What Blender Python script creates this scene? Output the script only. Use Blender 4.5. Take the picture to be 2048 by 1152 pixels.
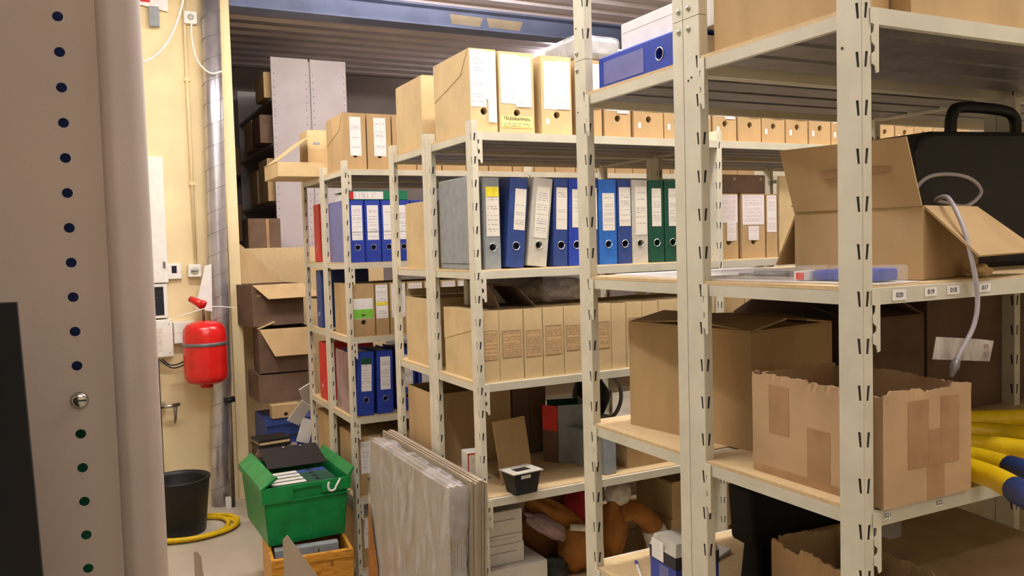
import bpy, math, random
from mathutils import Matrix, Vector, Euler
random.seed(7)
for o in list(bpy.data.objects): bpy.data.objects.remove(o, do_unlink=True)
SC = bpy.context.scene
C = SC.collection
R = math.radians

# ---------------------------------------------------------------- camera
def camera():
    yaw, pitch, roll = R(26.9), R(-3.0), R(1.607)
    cy, sy, cp, sp = math.cos(yaw), math.sin(yaw), math.cos(pitch), math.sin(pitch)
    f = Vector((sy*cp, cy*cp, sp)); r = Vector((cy, -sy, 0)); d = f.cross(r)
    c, s = math.cos(roll), math.sin(roll)
    r2 = c*r + s*d; d2 = -s*r + c*d
    cam = bpy.data.cameras.new('camera'); o = bpy.data.objects.new('camera', cam); C.objects.link(o)
    m = Matrix((r2, -d2, -f)).transposed().to_4x4(); m.translation = (0, 0, 1.75)
    o.matrix_world = m
    cam.sensor_width = 36.0; cam.lens = 1687.6/2048*36.0; cam.clip_start = 0.05
    SC.camera = o
camera()

# ---------------------------------------------------------------- world, lights, exposure
W = bpy.data.worlds.new('world'); SC.world = W; W.use_nodes = True
W.node_tree.nodes['Background'].inputs[0].default_value = (0.62, 0.66, 0.8, 1)
W.node_tree.nodes['Background'].inputs[1].default_value = 0.03
SC.view_settings.view_transform = 'Standard'; SC.view_settings.look = 'None'
SC.view_settings.gamma = 1.0; SC.view_settings.use_curve_mapping = False
SC.view_settings.exposure = -0.1
LAMPS = [  # x, y, z, length, along, watts, place   (bare ceiling tube fittings)
    (1.90, 0.42, 3.44, 1.5, 'x', 26, 'in front of the nearest rack'),
    (1.55, 2.25, 3.44, 1.5, 'x', 32, 'over the aisle beside the blue binder shelf'),
    (3.50, 2.25, 3.44, 1.5, 'x', 36, 'over the far end of the binder aisle'),
    (0.50, 4.30, 3.44, 1.5, 'x', 38, 'over the corridor by the plastered wall'),
    (2.50, 4.90, 3.44, 1.5, 'x', 44, 'over the farthest rack'),
    (0.25, 1.95, 3.44, 1.5, 'y', 30, 'over the corridor beside the nearest rack'),
    (0.30, -1.10, 3.44, 1.5, 'x', 13, 'added unseen behind the viewpoint as fill'),  # added lamp, unseen, to brighten the perforated panel on the left
    (4.90, 7.30, 3.44, 1.5, 'x', 40, 'added out of sight in the back room'),  # added lamp, hidden from view, to light the back room decking
]

# ---------------------------------------------------------------- materials
def lin(c):
    out = []
    for v in c:
        v /= 255.0
        out.append(v/12.92 if v <= .04045 else ((v+.055)/1.055)**2.4)
    return (*out, 1)
def new_mat(name):
    m = bpy.data.materials.new(name); m.use_nodes = True
    nt = m.node_tree; return m, nt, nt.nodes['Principled BSDF']
def mat(name, col, rough=.6, metal=0, var=.06, scale=30, bump=0, bscale=200, spec=.4, stretch=None, col2=None, trans=0):
    m, nt, b = new_mat(name)
    N = nt.nodes.new; L = nt.links.new
    tc = N('ShaderNodeTexCoord'); src = tc.outputs['Object']
    if stretch:
        mp = N('ShaderNodeMapping'); mp.inputs['Scale'].default_value = stretch; L(src, mp.inputs[0]); src = mp.outputs[0]
    nz = N('ShaderNodeTexNoise'); nz.inputs['Scale'].default_value = scale; nz.inputs['Detail'].default_value = 4; L(src, nz.inputs['Vector'])
    mx = N('ShaderNodeMix'); mx.data_type = 'RGBA'
    l = lin(col); l2 = lin(col2) if col2 else tuple(max(0, c*(1-3*var)) for c in l[:3])+(1,)
    mx.inputs['A'].default_value = l2; mx.inputs['B'].default_value = l if col2 else tuple(min(1, c*(1+var)) for c in l[:3])+(1,)
    rp = N('ShaderNodeMapRange'); rp.inputs['From Min'].default_value = .3; rp.inputs['From Max'].default_value = .6
    L(nz.outputs['Fac'], rp.inputs[0]); L(rp.outputs[0], mx.inputs['Factor']); L(mx.outputs['Result'], b.inputs['Base Color'])
    b.inputs['Roughness'].default_value = rough; b.inputs['Metallic'].default_value = metal
    b.inputs['Specular IOR Level'].default_value = spec
    if trans: b.inputs['Transmission Weight'].default_value = trans
    if bump:
        n2 = N('ShaderNodeTexNoise'); n2.inputs['Scale'].default_value = bscale; n2.inputs['Detail'].default_value = 3; L(src, n2.inputs['Vector'])
        bp = N('ShaderNodeBump'); bp.inputs['Strength'].default_value = bump; bp.inputs['Distance'].default_value = .002
        L(n2.outputs['Fac'], bp.inputs['Height']); L(bp.outputs[0], b.inputs['Normal'])
    return m
def film_mat(name, col, alpha, rough=.18, bump=.6, bscale=14):
    m, nt, b = new_mat(name); N = nt.nodes.new; L = nt.links.new
    b.inputs['Base Color'].default_value = lin(col); b.inputs['Roughness'].default_value = rough
    tc = N('ShaderNodeTexCoord'); mp = N('ShaderNodeMapping'); mp.inputs['Scale'].default_value = (1, 1.7, .8)
    L(tc.outputs['Object'], mp.inputs[0])
    nz = N('ShaderNodeTexNoise'); nz.inputs['Scale'].default_value = bscale; nz.inputs['Detail'].default_value = 6; nz.inputs['Distortion'].default_value = 1.5
    L(mp.outputs[0], nz.inputs['Vector'])
    bp = N('ShaderNodeBump'); bp.inputs['Strength'].default_value = bump; bp.inputs['Distance'].default_value = .01
    L(nz.outputs['Fac'], bp.inputs['Height']); L(bp.outputs[0], b.inputs['Normal'])
    rg = N('ShaderNodeMapRange'); rg.inputs['From Min'].default_value = .35; rg.inputs['From Max'].default_value = .75
    rg.inputs['To Min'].default_value = alpha*.35; rg.inputs['To Max'].default_value = min(1, alpha*1.5)
    L(nz.outputs['Fac'], rg.inputs[0]); L(rg.outputs[0], b.inputs['Alpha'])
    return m
def print_mat(name, paper, ink, rows=22, density=.5, seed=0., vmin=.05, vmax=.95, umin=.1, umax=.9, frame=False, thick=.42):
    """paper with rows of broken print lines, in the label's own UV space"""
    m, nt, b = new_mat(name); N = nt.nodes.new; L = nt.links.new
    tc = N('ShaderNodeTexCoord'); sp = N('ShaderNodeSeparateXYZ'); L(tc.outputs['UV'], sp.inputs[0])
    def mth(op, a, c=None):
        n = N('ShaderNodeMath'); n.operation = op
        for i, v in enumerate((a, c)):
            if v is None: continue
            if isinstance(v, (int, float)): n.inputs[i].default_value = v
            else: L(v, n.inputs[i])
        return n.outputs[0]
    u, v = sp.outputs[0], sp.outputs[1]
    oi = N('ShaderNodeObjectInfo')
    rv = mth('MULTIPLY', v, rows); row = mth('FLOOR', rv); fr = mth('FRACT', rv)
    rid = mth('ADD', row, mth('ADD', mth('MULTIPLY', oi.outputs['Random'], 97.0), seed))
    wn = N('ShaderNodeTexWhiteNoise'); wn.noise_dimensions = '1D'; L(rid, wn.inputs['W'])
    pres = mth('LESS_THAN', wn.outputs['Value'], density)
    band = mth('LESS_THAN', fr, thick)
    cb = N('ShaderNodeCombineXYZ'); L(mth('MULTIPLY', u, 14.0), cb.inputs[0]); L(mth('MULTIPLY', rid, 3.7), cb.inputs[1])
    nz = N('ShaderNodeTexNoise'); nz.inputs['Scale'].default_value = 1.0; nz.inputs['Detail'].default_value = 3; L(cb.outputs[0], nz.inputs['Vector'])
    word = mth('GREATER_THAN', nz.outputs['Fac'], .47)
    win = mth('MULTIPLY', mth('MULTIPLY', mth('GREATER_THAN', v, vmin), mth('LESS_THAN', v, vmax)), mth('MULTIPLY', mth('GREATER_THAN', u, umin), mth('LESS_THAN', u, umax)))
    k = mth('MULTIPLY', mth('MULTIPLY', pres, band), mth('MULTIPLY', word, win))
    if frame:
        a = mth('ABSOLUTE', mth('SUBTRACT', u, .5)); c2 = mth('ABSOLUTE', mth('SUBTRACT', v, .5))
        e = mth('MAXIMUM', a, c2); k = mth('MAXIMUM', k, mth('GREATER_THAN', e, .475))
        k = mth('MAXIMUM', k, mth('LESS_THAN', mth('FRACT', mth('MULTIPLY', v, 8.0)), .07))
    mx = N('ShaderNodeMix'); mx.data_type = 'RGBA'; L(mth('MULTIPLY', k, .75), mx.inputs['Factor'])
    mx.inputs['A'].default_value = lin(paper); mx.inputs['B'].default_value = lin(ink)
    L(mx.outputs['Result'], b.inputs['Base Color']); b.inputs['Roughness'].default_value = .6
    return m

M = {}
M['post'] = mat('cream_painted_steel', (212, 208, 190), .42, 0, .03, 12, .05, 300)
M['beam'] = mat('cream_beam_paint', (206, 202, 184), .42, 0, .03, 12)
M['galv'] = mat('galvanised_steel', (118, 116, 118), .45, .4, .08, 20)
M['bolt'] = mat('bright_steel', (200, 198, 192), .25, 1, .05, 40)
M['wood'] = mat('chipboard', (208, 182, 138), .6, 0, .035, 60, .1, 300)
M['card'] = mat('corrugated_cardboard', (184, 156, 114), .8, 0, .05, 9, .12, 120, .2, (1, 1, .25))
M['card2'] = mat('pale_cardboard', (206, 182, 138), .8, 0, .04, 9, .1, 120, .2)
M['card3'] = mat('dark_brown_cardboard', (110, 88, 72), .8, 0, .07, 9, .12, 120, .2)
M['card4'] = mat('pinkish_cardboard', (188, 158, 122), .75, 0, .05, 7, .15, 90, .25)
M['edge'] = mat('torn_cardboard_edge', (218, 186, 140), .9, 0, .1, 80)
M['tape'] = mat('brown_tape', (168, 132, 96), .4, 0, .05, 20, .05, 60)
M['holeshade'] = mat('painted_hole_shade', (58, 56, 56), .7, .2, .1)
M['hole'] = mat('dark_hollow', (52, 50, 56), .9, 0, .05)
M['black'] = mat('black_plastic', (26, 26, 28), .5, 0, .1, 20, .05, 200)
M['blackm'] = mat('matt_black', (14, 14, 16), .85, 0, .1)
M['blue'] = mat('blue_binder_cloth', (40, 66, 168), .45, 0, .06, 40, .05, 300)
M['blue2'] = mat('bright_blue_binder', (44, 104, 186), .45, 0, .06, 40)
M['blue3'] = mat('dark_blue_binder', (46, 68, 130), .5, 0, .06, 40)
M['lav'] = mat('lavender_blue_board', (108, 112, 168), .5, 0, .05, 20)
M['grey'] = mat('grey_binder_board', (140, 146, 150), .5, 0, .05, 30)
M['lgrey'] = mat('light_grey_binder', (190, 186, 174), .55, 0, .05, 30)
M['dgreen'] = mat('dark_green_binder', (20, 74, 56), .5, 0, .06, 30)
M['green'] = mat('green_crate_plastic', (16, 132, 66), .38, 0, .08, 14, .06, 80)
M['greenb'] = mat('green_board', (18, 122, 84), .5, 0, .05)
M['red'] = mat('red_board', (206, 48, 40), .5, 0, .05)
M['redp'] = mat('red_enamel', (206, 26, 24), .25, 0, .04, 10, 0, 200, .6)
M['yellow'] = mat('yellow_hose', (226, 190, 20), .4, 0, .08, 12, .05, 80)
M['ycrate'] = mat('varnished_yellow_wood', (206, 146, 52), .45, 0, .12, 18, .08, 120, .4, (1, 1, 6))
M['white'] = mat('white_plastic', (236, 234, 226), .45, 0, .02)
M['wcard'] = mat('white_carton', (212, 206, 198), .7, 0, .04, 10)
M['paper'] = mat('white_paper', (238, 236, 234), .7, 0, .02)
M['ring'] = mat('nickel_ring', (210, 210, 210), .25, 1, .02)
M['floor'] = mat('painted_concrete', (196, 186, 166), .55, 0, .05, 3, .1, 60)
M['wall'] = mat('yellow_plaster', (238, 218, 172), .8, 0, .03, 3, .1, 150)
M['wall2'] = mat('greybrown_plaster', (124, 114, 112), .85, 0, .05, 3)
M['wallroom'] = mat('cream_plaster', (226, 214, 188), .85, 0, .03, 3)
M['deck'] = mat('grey_steel_decking', (192, 186, 198), .4, .2, .05, 2)
M['ibeam'] = mat('blue_grey_steel', (104, 114, 146), .5, .1, .06, 5)
M['duct'] = mat('spiral_duct_steel', (196, 194, 200), .3, .75, .06, 9)
M['panel'] = mat('grey_steel_panel', (170, 156, 146), .55, 0, .03, 5, .06, 400)
M['panel2'] = mat('far_grey_steel_panel', (186, 176, 178), .5, 0, .03, 5)
M['cable'] = mat('grey_cable', (176, 170, 176), .4, 0, .03)
M['orange'] = mat('orange_fabric', (152, 98, 40), .85, 0, .1, 12, .3, 80)
M['redf'] = mat('red_fabric', (140, 24, 32), .85, 0, .1, 12, .3, 80)
M['whitef'] = mat('white_plush', (206, 198, 186), .95, 0, .08, 40, .5, 120)
M['purple'] = mat('mauve_plastic_bag', (152, 128, 128), .3, 0, .2, 8, .5, 20)
M['copper'] = mat('dull_pipe', (108, 96, 84), .45, .4, .1, 10)
M['sheet'] = mat('grey_brown_board', (160, 146, 126), .8, 0, .03, 6, .1, 100, .2, (1, 1, .3))
M['film'] = film_mat('clear_wrap', (224, 222, 226), .42, .15, .45, 5)
M['clear'] = film_mat('clear_blister', (236, 236, 240), .22, .05, .2, 8)
M['bag'] = film_mat('crinkled_plastic_bag', (214, 204, 196), .75, .25, .8, 10)
M['stamp'] = mat('faded_stamp_ink', (150, 106, 84), .8)
M['postit'] = mat('pale_yellow_note', (232, 222, 150), .7)
M['ylabel'] = mat('yellow_label', (238, 222, 60), .6)
M['glabel'] = mat('green_label', (126, 200, 70), .6)
M['ink'] = mat('dark_ink', (40, 40, 46), .7)
M['screen'] = mat('dark_glass', (28, 32, 44), .15)
M['pr1'] = print_mat('printed_label', (240, 238, 240), (120, 120, 130), 24, .42, 0)
M['pr2'] = print_mat('printed_label_dense_foot', (240, 238, 242), (140, 140, 152), 34, .8, 5, .04, .2)
M['pr3'] = print_mat('printed_form', (236, 230, 232), (190, 140, 140), 26, .6, 9)
M['pr4'] = print_mat('handwritten_table', (206, 172, 124), (84, 76, 70), 16, .75, 3, .03, .97, .06, .94, True)
M['pr5'] = print_mat('old_label', (226, 220, 208), (120, 120, 126), 22, .55, 2, .1, .9)
M['bagprint'] = print_mat('printed_plastic', (222, 216, 212), (140, 84, 70), 5, .7, 4, .1, .9, .02, .98)

# ---------------------------------------------------------------- mesh helpers
class MB:
    def __init__(s): s.v = []; s.f = []; s.uv = {}
    def box(s, x0, x1, y0, y1, z0, z1):
        n = len(s.v)
        s.v += [(x0,y0,z0),(x1,y0,z0),(x1,y1,z0),(x0,y1,z0),(x0,y0,z1),(x1,y0,z1),(x1,y1,z1),(x0,y1,z1)]
        s.f += [tuple(n+i for i in q) for q in ((0,3,2,1),(4,5,6,7),(0,1,5,4),(1,2,6,5),(2,3,7,6),(3,0,4,7))]
        return s
    def hexa(s, p):   # 8 points, bottom ring then top ring
        n = len(s.v); s.v += [tuple(q) for q in p]
        s.f += [tuple(n+i for i in q) for q in ((0,3,2,1),(4,5,6,7),(0,1,5,4),(1,2,6,5),(2,3,7,6),(3,0,4,7))]
        return s
    def quad(s, *p):
        n = len(s.v); s.v += [tuple(q) for q in p]; s.f.append(tuple(range(n, n+len(p)))); return s
    def prism(s, pts, vec):   # polygon extruded along vec
        n = len(s.v); k = len(pts); vec = Vector(vec)
        s.v += [tuple(p) for p in pts] + [tuple(Vector(p)+vec) for p in pts]
        s.f.append(tuple(range(n+k-1, n-1, -1))); s.f.append(tuple(range(n+k, n+2*k)))
        for i in range(k):
            j = (i+1) % k; s.f.append((n+i, n+j, n+k+j, n+k+i))
        return s
    def lathe(s, prof, n=24, c=(0,0,0)):
        b = len(s.v)
        for r, z in prof:
            for i in range(n):
                a = 2*math.pi*i/n; s.v.append((c[0]+r*math.cos(a), c[1]+r*math.sin(a), c[2]+z))
        for j in range(len(prof)-1):
            for i in range(n):
                k = (i+1) % n; s.f.append((b+j*n+i, b+j*n+k, b+(j+1)*n+k, b+(j+1)*n+i))
        s.f.append(tuple(b+i for i in range(n-1, -1, -1))); s.f.append(tuple(b+(len(prof)-1)*n+i for i in range(n)))
        return s
    def tube(s, path, r, n=10, caps=True):
        P = [Vector(p) for p in path]; b = len(s.v); up = None
        rr = r if isinstance(r, (list, tuple)) else [r]*len(P)
        for i, p in enumerate(P):
            t = (P[min(i+1, len(P)-1)]-P[max(i-1, 0)]).normalized()
            if up is None:
                up = t.cross(Vector((0,0,1)));
                if up.length < .05: up = t.cross(Vector((1,0,0)))
            up = (up - t*up.dot(t)).normalized(); w = t.cross(up)
            for k in range(n):
                a = 2*math.pi*k/n; s.v.append(tuple(p + rr[i]*(math.cos(a)*up+math.sin(a)*w)))
        for i in range(len(P)-1):
            for k in range(n):
                q = (k+1) % n; s.f.append((b+i*n+k, b+i*n+q, b+(i+1)*n+q, b+(i+1)*n+k))
        if caps:
            s.f.append(tuple(b+k for k in range(n-1, -1, -1))); s.f.append(tuple(b+(len(P)-1)*n+k for k in range(n)))
        return s
    def front_hole(s, x0, x1, z0, z1, y, cx, cz, r, depth, n=16):
        """a rectangle facing -Y with a round hole and the hole's wall and floor"""
        b = len(s.v); ring = []; out = []
        for i in range(n):
            a = 2*math.pi*i/n; ca, sa = math.cos(a), math.sin(a)
            ring.append((cx+r*ca, y, cz+r*sa))
            tx = ((x1-cx)/ca if ca > 1e-6 else (x0-cx)/ca if ca < -1e-6 else 1e9)
            tz = ((z1-cz)/sa if sa > 1e-6 else (z0-cz)/sa if sa < -1e-6 else 1e9)
            t = min(tx, tz); out.append((cx+t*ca, y, cz+t*sa))
        cor = [(x1,y,z1),(x0,y,z1),(x0,y,z0),(x1,y,z0)]
        def edge(p):
            if abs(p[0]-x1) < 1e-6: return 0
            if abs(p[2]-z1) < 1e-6: return 1
            if abs(p[0]-x0) < 1e-6: return 2
            return 3
        s.v += ring + out + [(p[0], y+depth, p[2]) for p in ring] + cor
        for i in range(n):
            j = (i+1) % n
            e1, e2 = edge(out[i]), edge(out[j])
            if e1 == e2: s.f.append((b+i, b+j, b+n+j, b+n+i))
            else:
                s.f.append((b+i, b+j, b+n+j, b+3*n+{0:0,1:1,2:2,3:3}[e1], b+n+i))
            s.f.append((b+j, b+i, b+2*n+i, b+2*n+j))
        s.f.append(tuple(b+2*n+i for i in range(n)))
        return s
    def mesh(s, name, smooth=False):
        me = bpy.data.meshes.new(name); me.from_pydata(s.v, [], s.f); me.update()
        if smooth:
            for p in me.polygons: p.use_smooth = True
        return me
    def build(s, name, m, parent=None, smooth=False, bevel=0, label=None, sub=0):
        me = s.mesh(name, smooth); me.materials.append(M[m] if isinstance(m, str) else m)
        o = bpy.data.objects.new(name, me); C.objects.link(o)
        if parent: o.parent = parent
        if bevel:
            bv = o.modifiers.new('bevel', 'BEVEL'); bv.width = bevel; bv.segments = 2; bv.limit_method = 'ANGLE'
        if sub:
            sb = o.modifiers.new('sub', 'SUBSURF'); sb.levels = sub; sb.render_levels = sub
        if label: o['label'] = label
        return o
def mb(): return MB()
def B(*a): return MB().box(*a)
def tag(o, label, cat, group=None):
    o['label'] = label; o['category'] = cat
    if group: o['group'] = group
    return o
def thing(name, label, cat, loc=(0,0,0), rz=0, group=None, rot=None):
    o = bpy.data.objects.new(name, None); C.objects.link(o); o.empty_display_size = .05
    o.location = loc; o.rotation_euler = rot if rot else (0, 0, rz)
    return tag(o, label, cat, group)
def struct(o): o['kind'] = 'structure'; return o
def spline(pts, n=8):
    P = [Vector(p) for p in pts]; out = []
    for i in range(len(P)-1):
        p0, p1, p2, p3 = P[max(i-1,0)], P[i], P[i+1], P[min(i+2, len(P)-1)]
        for k in range(n):
            t = k/n
            out.append(.5*((2*p1)+(-p0+p2)*t+(2*p0-5*p1+4*p2-p3)*t*t+(-p0+3*p1-3*p2+p3)*t**3))
    out.append(P[-1]); return out
def panel_uv(name, m, parent, x0, x1, z0, z1, y, th=.0008, axis='y', label=None):
    """thin printed sheet with UVs; faces -Y (axis y, coords x,z), -X (axis x, coords y,z) or +Z (axis z, coords x,y)"""
    if axis == 'y': F = [(x0,y-th,z0),(x1,y-th,z0),(x1,y-th,z1),(x0,y-th,z1)]; d = Vector((0,th,0))
    elif axis == 'x': F = [(y-th,x1,z0),(y-th,x0,z0),(y-th,x0,z1),(y-th,x1,z1)]; d = Vector((th,0,0))
    else: F = [(x0,z0,y+th),(x1,z0,y+th),(x1,z1,y+th),(x0,z1,y+th)]; d = Vector((0,0,-th))
    V = F + [tuple(Vector(p)+d) for p in F]
    me = bpy.data.meshes.new(name)
    me.from_pydata(V, [], [(0,1,2,3),(7,6,5,4),(1,0,4,5),(2,1,5,6),(3,2,6,7),(0,3,7,4)])
    uv = me.uv_layers.new(name='uv'); U = [(0,0),(1,0),(1,1),(0,1)]
    for p in me.polygons:
        for k, li in enumerate(p.loop_indices): uv.data[li].uv = U[k] if p.index == 0 else (0, 0)
    me.materials.append(M[m] if isinstance(m, str) else m)
    o = bpy.data.objects.new(name, me); C.objects.link(o)
    if parent: o.parent = parent
    if label: o['label'] = label
    return o
def text(parent, name, s, size, loc, rot, m='ink', ext=.0002):
    cu = bpy.data.curves.new(name, 'FONT'); cu.body = s; cu.size = size; cu.align_x = 'CENTER'; cu.align_y = 'CENTER'; cu.extrude = ext
    t = bpy.data.objects.new(name+'_tmp', cu); C.objects.link(t)
    bpy.context.view_layer.update()
    me = bpy.data.meshes.new_from_object(t.evaluated_get(bpy.context.evaluated_depsgraph_get()))
    bpy.data.objects.remove(t, do_unlink=True); bpy.data.curves.remove(cu)
    me.materials.clear(); me.materials.append(M[m])
    o = bpy.data.objects.new(name, me); C.objects.link(o); o.parent = parent; o.location = loc; o.rotation_euler = rot
    return o

# ---------------------------------------------------------------- the room
struct(B(-2.6, 7.0, -2.2, 9.1, -.1, 0).build('floor', 'floor'))
wl = struct(B(-2.6, .905, 6.15, 6.33, 0, 3.6).build('wall_back', 'wall'))
struct(B(.905, .982, 6.12, 6.36, 0, 3.6).build('trim_1', 'wall', bevel=.004))
struct(B(-2.6, 7.0, 8.95, 9.1, 0, 3.7).build('wall_rear', 'wall2'))
struct(B(-2.75, -2.6, -2.2, 9.1, 0, 3.7).build('wall_left', 'wallroom'))
struct(B(7.0, 7.15, -2.2, 9.1, 0, 3.7).build('wall_right', 'wallroom'))
struct(B(-2.75, 7.15, -2.35, -2.2, 0, 3.7).build('wall_front', 'wallroom'))
# corrugated steel deck: ribs run along X
c = mb(); prof = []; y = -2.3
while y < 9.1:
    prof += [(y, 3.60), (y+.11, 3.60), (y+.135, 3.655), (y+.215, 3.655)]; y += .24
n = len(prof)
for (yy, zz) in prof: c.v += [(-2.75, yy, zz), (7.15, yy, zz)]
for i in range(n-1): c.f.append((2*i, 2*i+1, 2*i+3, 2*i+2))
b0 = len(c.v); c.v += [(-2.75, prof[0][0], 3.75), (7.15, prof[0][0], 3.75), (7.15, prof[-1][0], 3.75), (-2.75, prof[-1][0], 3.75)]
c.f.append((b0, b0+1, b0+2, b0+3))
struct(c.build('ceiling', 'deck'))
# steel beam over the opening
t = thing('steel_beam', 'blue-grey steel ceiling beam over the wide opening', 'beam', (4.0, 6.2, 3.44))
m = mb(); m.prism([(-3.02,-.09,0),(-3.02,.09,0),(-3.02,.09,.012),(-3.02,.006,.012),(-3.02,.006,.147),(-3.02,.09,.147),(-3.02,.09,.16),(-3.02,-.09,.16),(-3.02,-.09,.147),(-3.02,-.006,.147),(-3.02,-.006,.012),(-3.02,-.09,.012)], (6.0,0,0))
m.build('web_and_flanges', 'ibeam', t)
for x0, x1 in ((-1.32,-1.08),(-1.0,-.72)):
    m = mb(); m.prism([(x0,-.0075,.05),(x1,-.0075,.045),(x1+.03,-.0075,.12),(x0-.02,-.0075,.125)], (0,.001,0)); m.build('tape_remnant', 'sheet', t)
# light fittings
for i, (x, y, z, ln, al, w, pl) in enumerate(LAMPS):
    t = thing('ceiling_light', 'white fluorescent ceiling fitting ' + pl, 'light', (x, y, z), 0 if al == 'x' else R(90), 'ceiling lights')
    B(-ln/2, ln/2, -.025, .025, .03, .075).build('housing', 'white', t, bevel=.004)
    for s in (-1, 1): B(s*ln/3-.006, s*ln/3+.006, -.006, .006, .0755, .16).build('hanger', 'galv', t)
    tm, nt, b = new_mat('lit_tube_%d' % i); b.inputs['Emission Color'].default_value = (1, .935, .85, 1); b.inputs['Emission Strength'].default_value = 6
    mb().tube([(-ln/2+.02,0,.012),(ln/2-.02,0,.012)], .013, 10).build('fluorescent_tube', tm, t)
    ld = bpy.data.lights.new('tube_light', 'AREA'); ld.shape = 'RECTANGLE'; ld.size = ln; ld.size_y = .1; ld.energy = w; ld.color = (1, .935, .85)
    lo = bpy.data.objects.new('tube_light', ld); C.objects.link(lo); lo.parent = t; lo.location = (0, 0, -.012)
    for sg in (-1, 1):   # the bare tube also shines sideways and up past its batten
        l2 = bpy.data.lights.new('tube_uplight', 'AREA'); l2.shape = 'RECTANGLE'; l2.size = ln; l2.size_y = .05; l2.energy = w*.75; l2.color = (1, .935, .87)
        q2 = bpy.data.objects.new('tube_uplight', l2); C.objects.link(q2); q2.parent = t; q2.location = (0, sg*.045, .03); q2.rotation_euler = (R(180-sg*35), 0, 0)

# ---------------------------------------------------------------- racks
P = .08
UPR = {}
def upright_mesh(z0, z1, slots=True):
    key = (round(z0,3), round(z1,3), slots)
    if key in UPR: return UPR[key]
    m = MB(); w, s, ch = .022, .052, .0015
    if not slots:
        m.box(0, w, 0, .034, z0, z1)
    else:
        k0 = math.floor(z0/P); zz = [z0]
        k = k0+1
        while k*P < z1-.001:
            if k*P > z0+.001: zz.append(k*P)
            k += 1
        zz.append(z1)
        for a, b in zip(zz[:-1], zz[1:]):
            zc = (math.floor((a+1e-4)/P)+.5)*P
            full = (b-a) > P*.9
            # side face (x=0), facing -X ; slot leaning towards the corner at its foot
            o = [(0,s,a),(0,ch,a),(0,ch,b),(0,s,b)]
            i = [(0,.0100,zc-.013),(0,.0050,zc-.013),(0,.0070,zc+.013),(0,.0130,zc+.013)]
            if full: ringq(m, o, i, (.0012,0,0))
            else: m.quad(*o)
            # front face (y=0), facing -Y
            o = [(ch,0,a),(w,0,a),(w,0,b),(ch,0,b)]
            i = [(.0060,0,zc-.013),(.0115,0,zc-.013),(.0150,0,zc+.013),(.0085,0,zc+.013)]
            if full: ringq(m, o, i, (0,.0012,0))
            else: m.quad(*o)
            m.quad((0,ch,a),(ch,0,a),(ch,0,b),(0,ch,b))
        m.quad((w,0,z0),(w,s,z0),(w,s,z1),(w,0,z1)); m.quad((w,s,z0),(0,s,z0),(0,s,z1),(w,s,z1))
        m.quad((0,ch,z1),(ch,0,z1),(w,0,z1),(w,s,z1),(0,s,z1)); m.quad((0,s,z0),(w,s,z0),(w,0,z0),(ch,0,z0),(0,ch,z0))
    nf = len(m.f)
    if slots: m.box(.0018, w-.0012, .0018, s-.0012, z0+.002, z1-.002)   # dark liner: shade seen through the slots put into its colour
    me = m.mesh('upright'); me.materials.append(M['post']); me.materials.append(M['holeshade']); UPR[key] = me
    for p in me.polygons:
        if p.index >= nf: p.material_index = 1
    return me
def ringq(m, o, i, d):
    n = len(m.v); d = Vector(d)
    m.v += o + i + [tuple(Vector(p)+d) for p in i]
    for k in range(4):
        j = (k+1) % 4
        m.f.append((n+k, n+j, n+4+j, n+4+k)); m.f.append((n+4+k, n+4+j, n+8+j, n+8+k))
PLATE = [(0,0),(.020,0),(.020,-.104),(.013,-.106),(.010,-.094),(.002,-.090),(.002,-.076),(.010,-.070),(.011,-.062),(.003,-.055),(.002,-.044),(.007,-.038),(.009,-.026),(0,-.024)]
PLM = {}
def plate(parent, x, y, z, axis):
    if axis not in PLM:
        m = MB()
        if axis == 'side': m.prism([(0,-(a-.004),b) for a, b in PLATE], (-.002,0,0))
        else: m.prism([((a-.004),0,b) for a, b in PLATE], (0,-.002,0))
        h = MB()
        me = m.mesh('connector_plate'); me.materials.append(M['post']); PLM[axis] = me
    o = bpy.data.objects.new('connector_plate', PLM[axis]); C.objects.link(o); o.parent = parent; o.location = (x, y, z)
    return o
def rack(label, x0, yf, yr, zs, ztop, bays, bay, slotted_front, splice=None, skip_side=()):
    t = thing('shelving_rack', label, 'shelving', (x0, yf, 0), 0, 'back-to-back archive racks'); D = yr-yf
    for k in range(bays+1):
        for fy, sl in ((0, slotted_front), (D, True)):
            segs = [(.0, ztop)] if not splice else [(.0, splice), (splice+.0015, ztop)]
            for a, b in segs:
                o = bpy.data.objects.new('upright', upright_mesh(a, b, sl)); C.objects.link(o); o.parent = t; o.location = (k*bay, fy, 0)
    df = .052 if slotted_front else .034
    for z in zs:
        for k in range(bays):
            xa = k*bay+.0225; xb = (k+1)*bay-.0005
            B(k*bay+.002, (k+1)*bay-.001, df+.001, D-.001, z-.007, z).build('shelf_board', 'wood', t) if True else None
            B(xa, xb, 0, .014, z-.031, z-.003).build('front_beam', 'beam', t)
            B(xa, xb, D+.036, D+.05, z-.031, z-.003).build('rear_beam', 'beam', t)
            B(xa, xb, .0145, df+.0005, z-.007, z).build('shelf_lip', 'wood', t)
            B(xa, xb, D-.0005, D+.0355, z-.007, z).build('shelf_lip', 'wood', t)
            for q in (.2, .5, .8):
                yy = df+(D-df)*q; m = mb()
                m.prism([(xa,yy-.05,z-.0075),(xa,yy-.042,z-.024),(xa,yy+.042,z-.024),(xa,yy+.05,z-.0075)], (xb-xa,0,0)); m.build('stiffener', 'galv', t)
        for k in range(bays+1):
            B(k*bay+.001, k*bay+.013, df+.0005, D-.0005, z-.031, z-.0075).build('side_beam', 'beam', t)
        plate(t, -.0003, D, z-.006, 'side')
        if slotted_front: plate(t, .0225, -.0003, z-.006, 'front')
    return t
XA, XB, XC = 1.165, 1.205, 1.200
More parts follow.
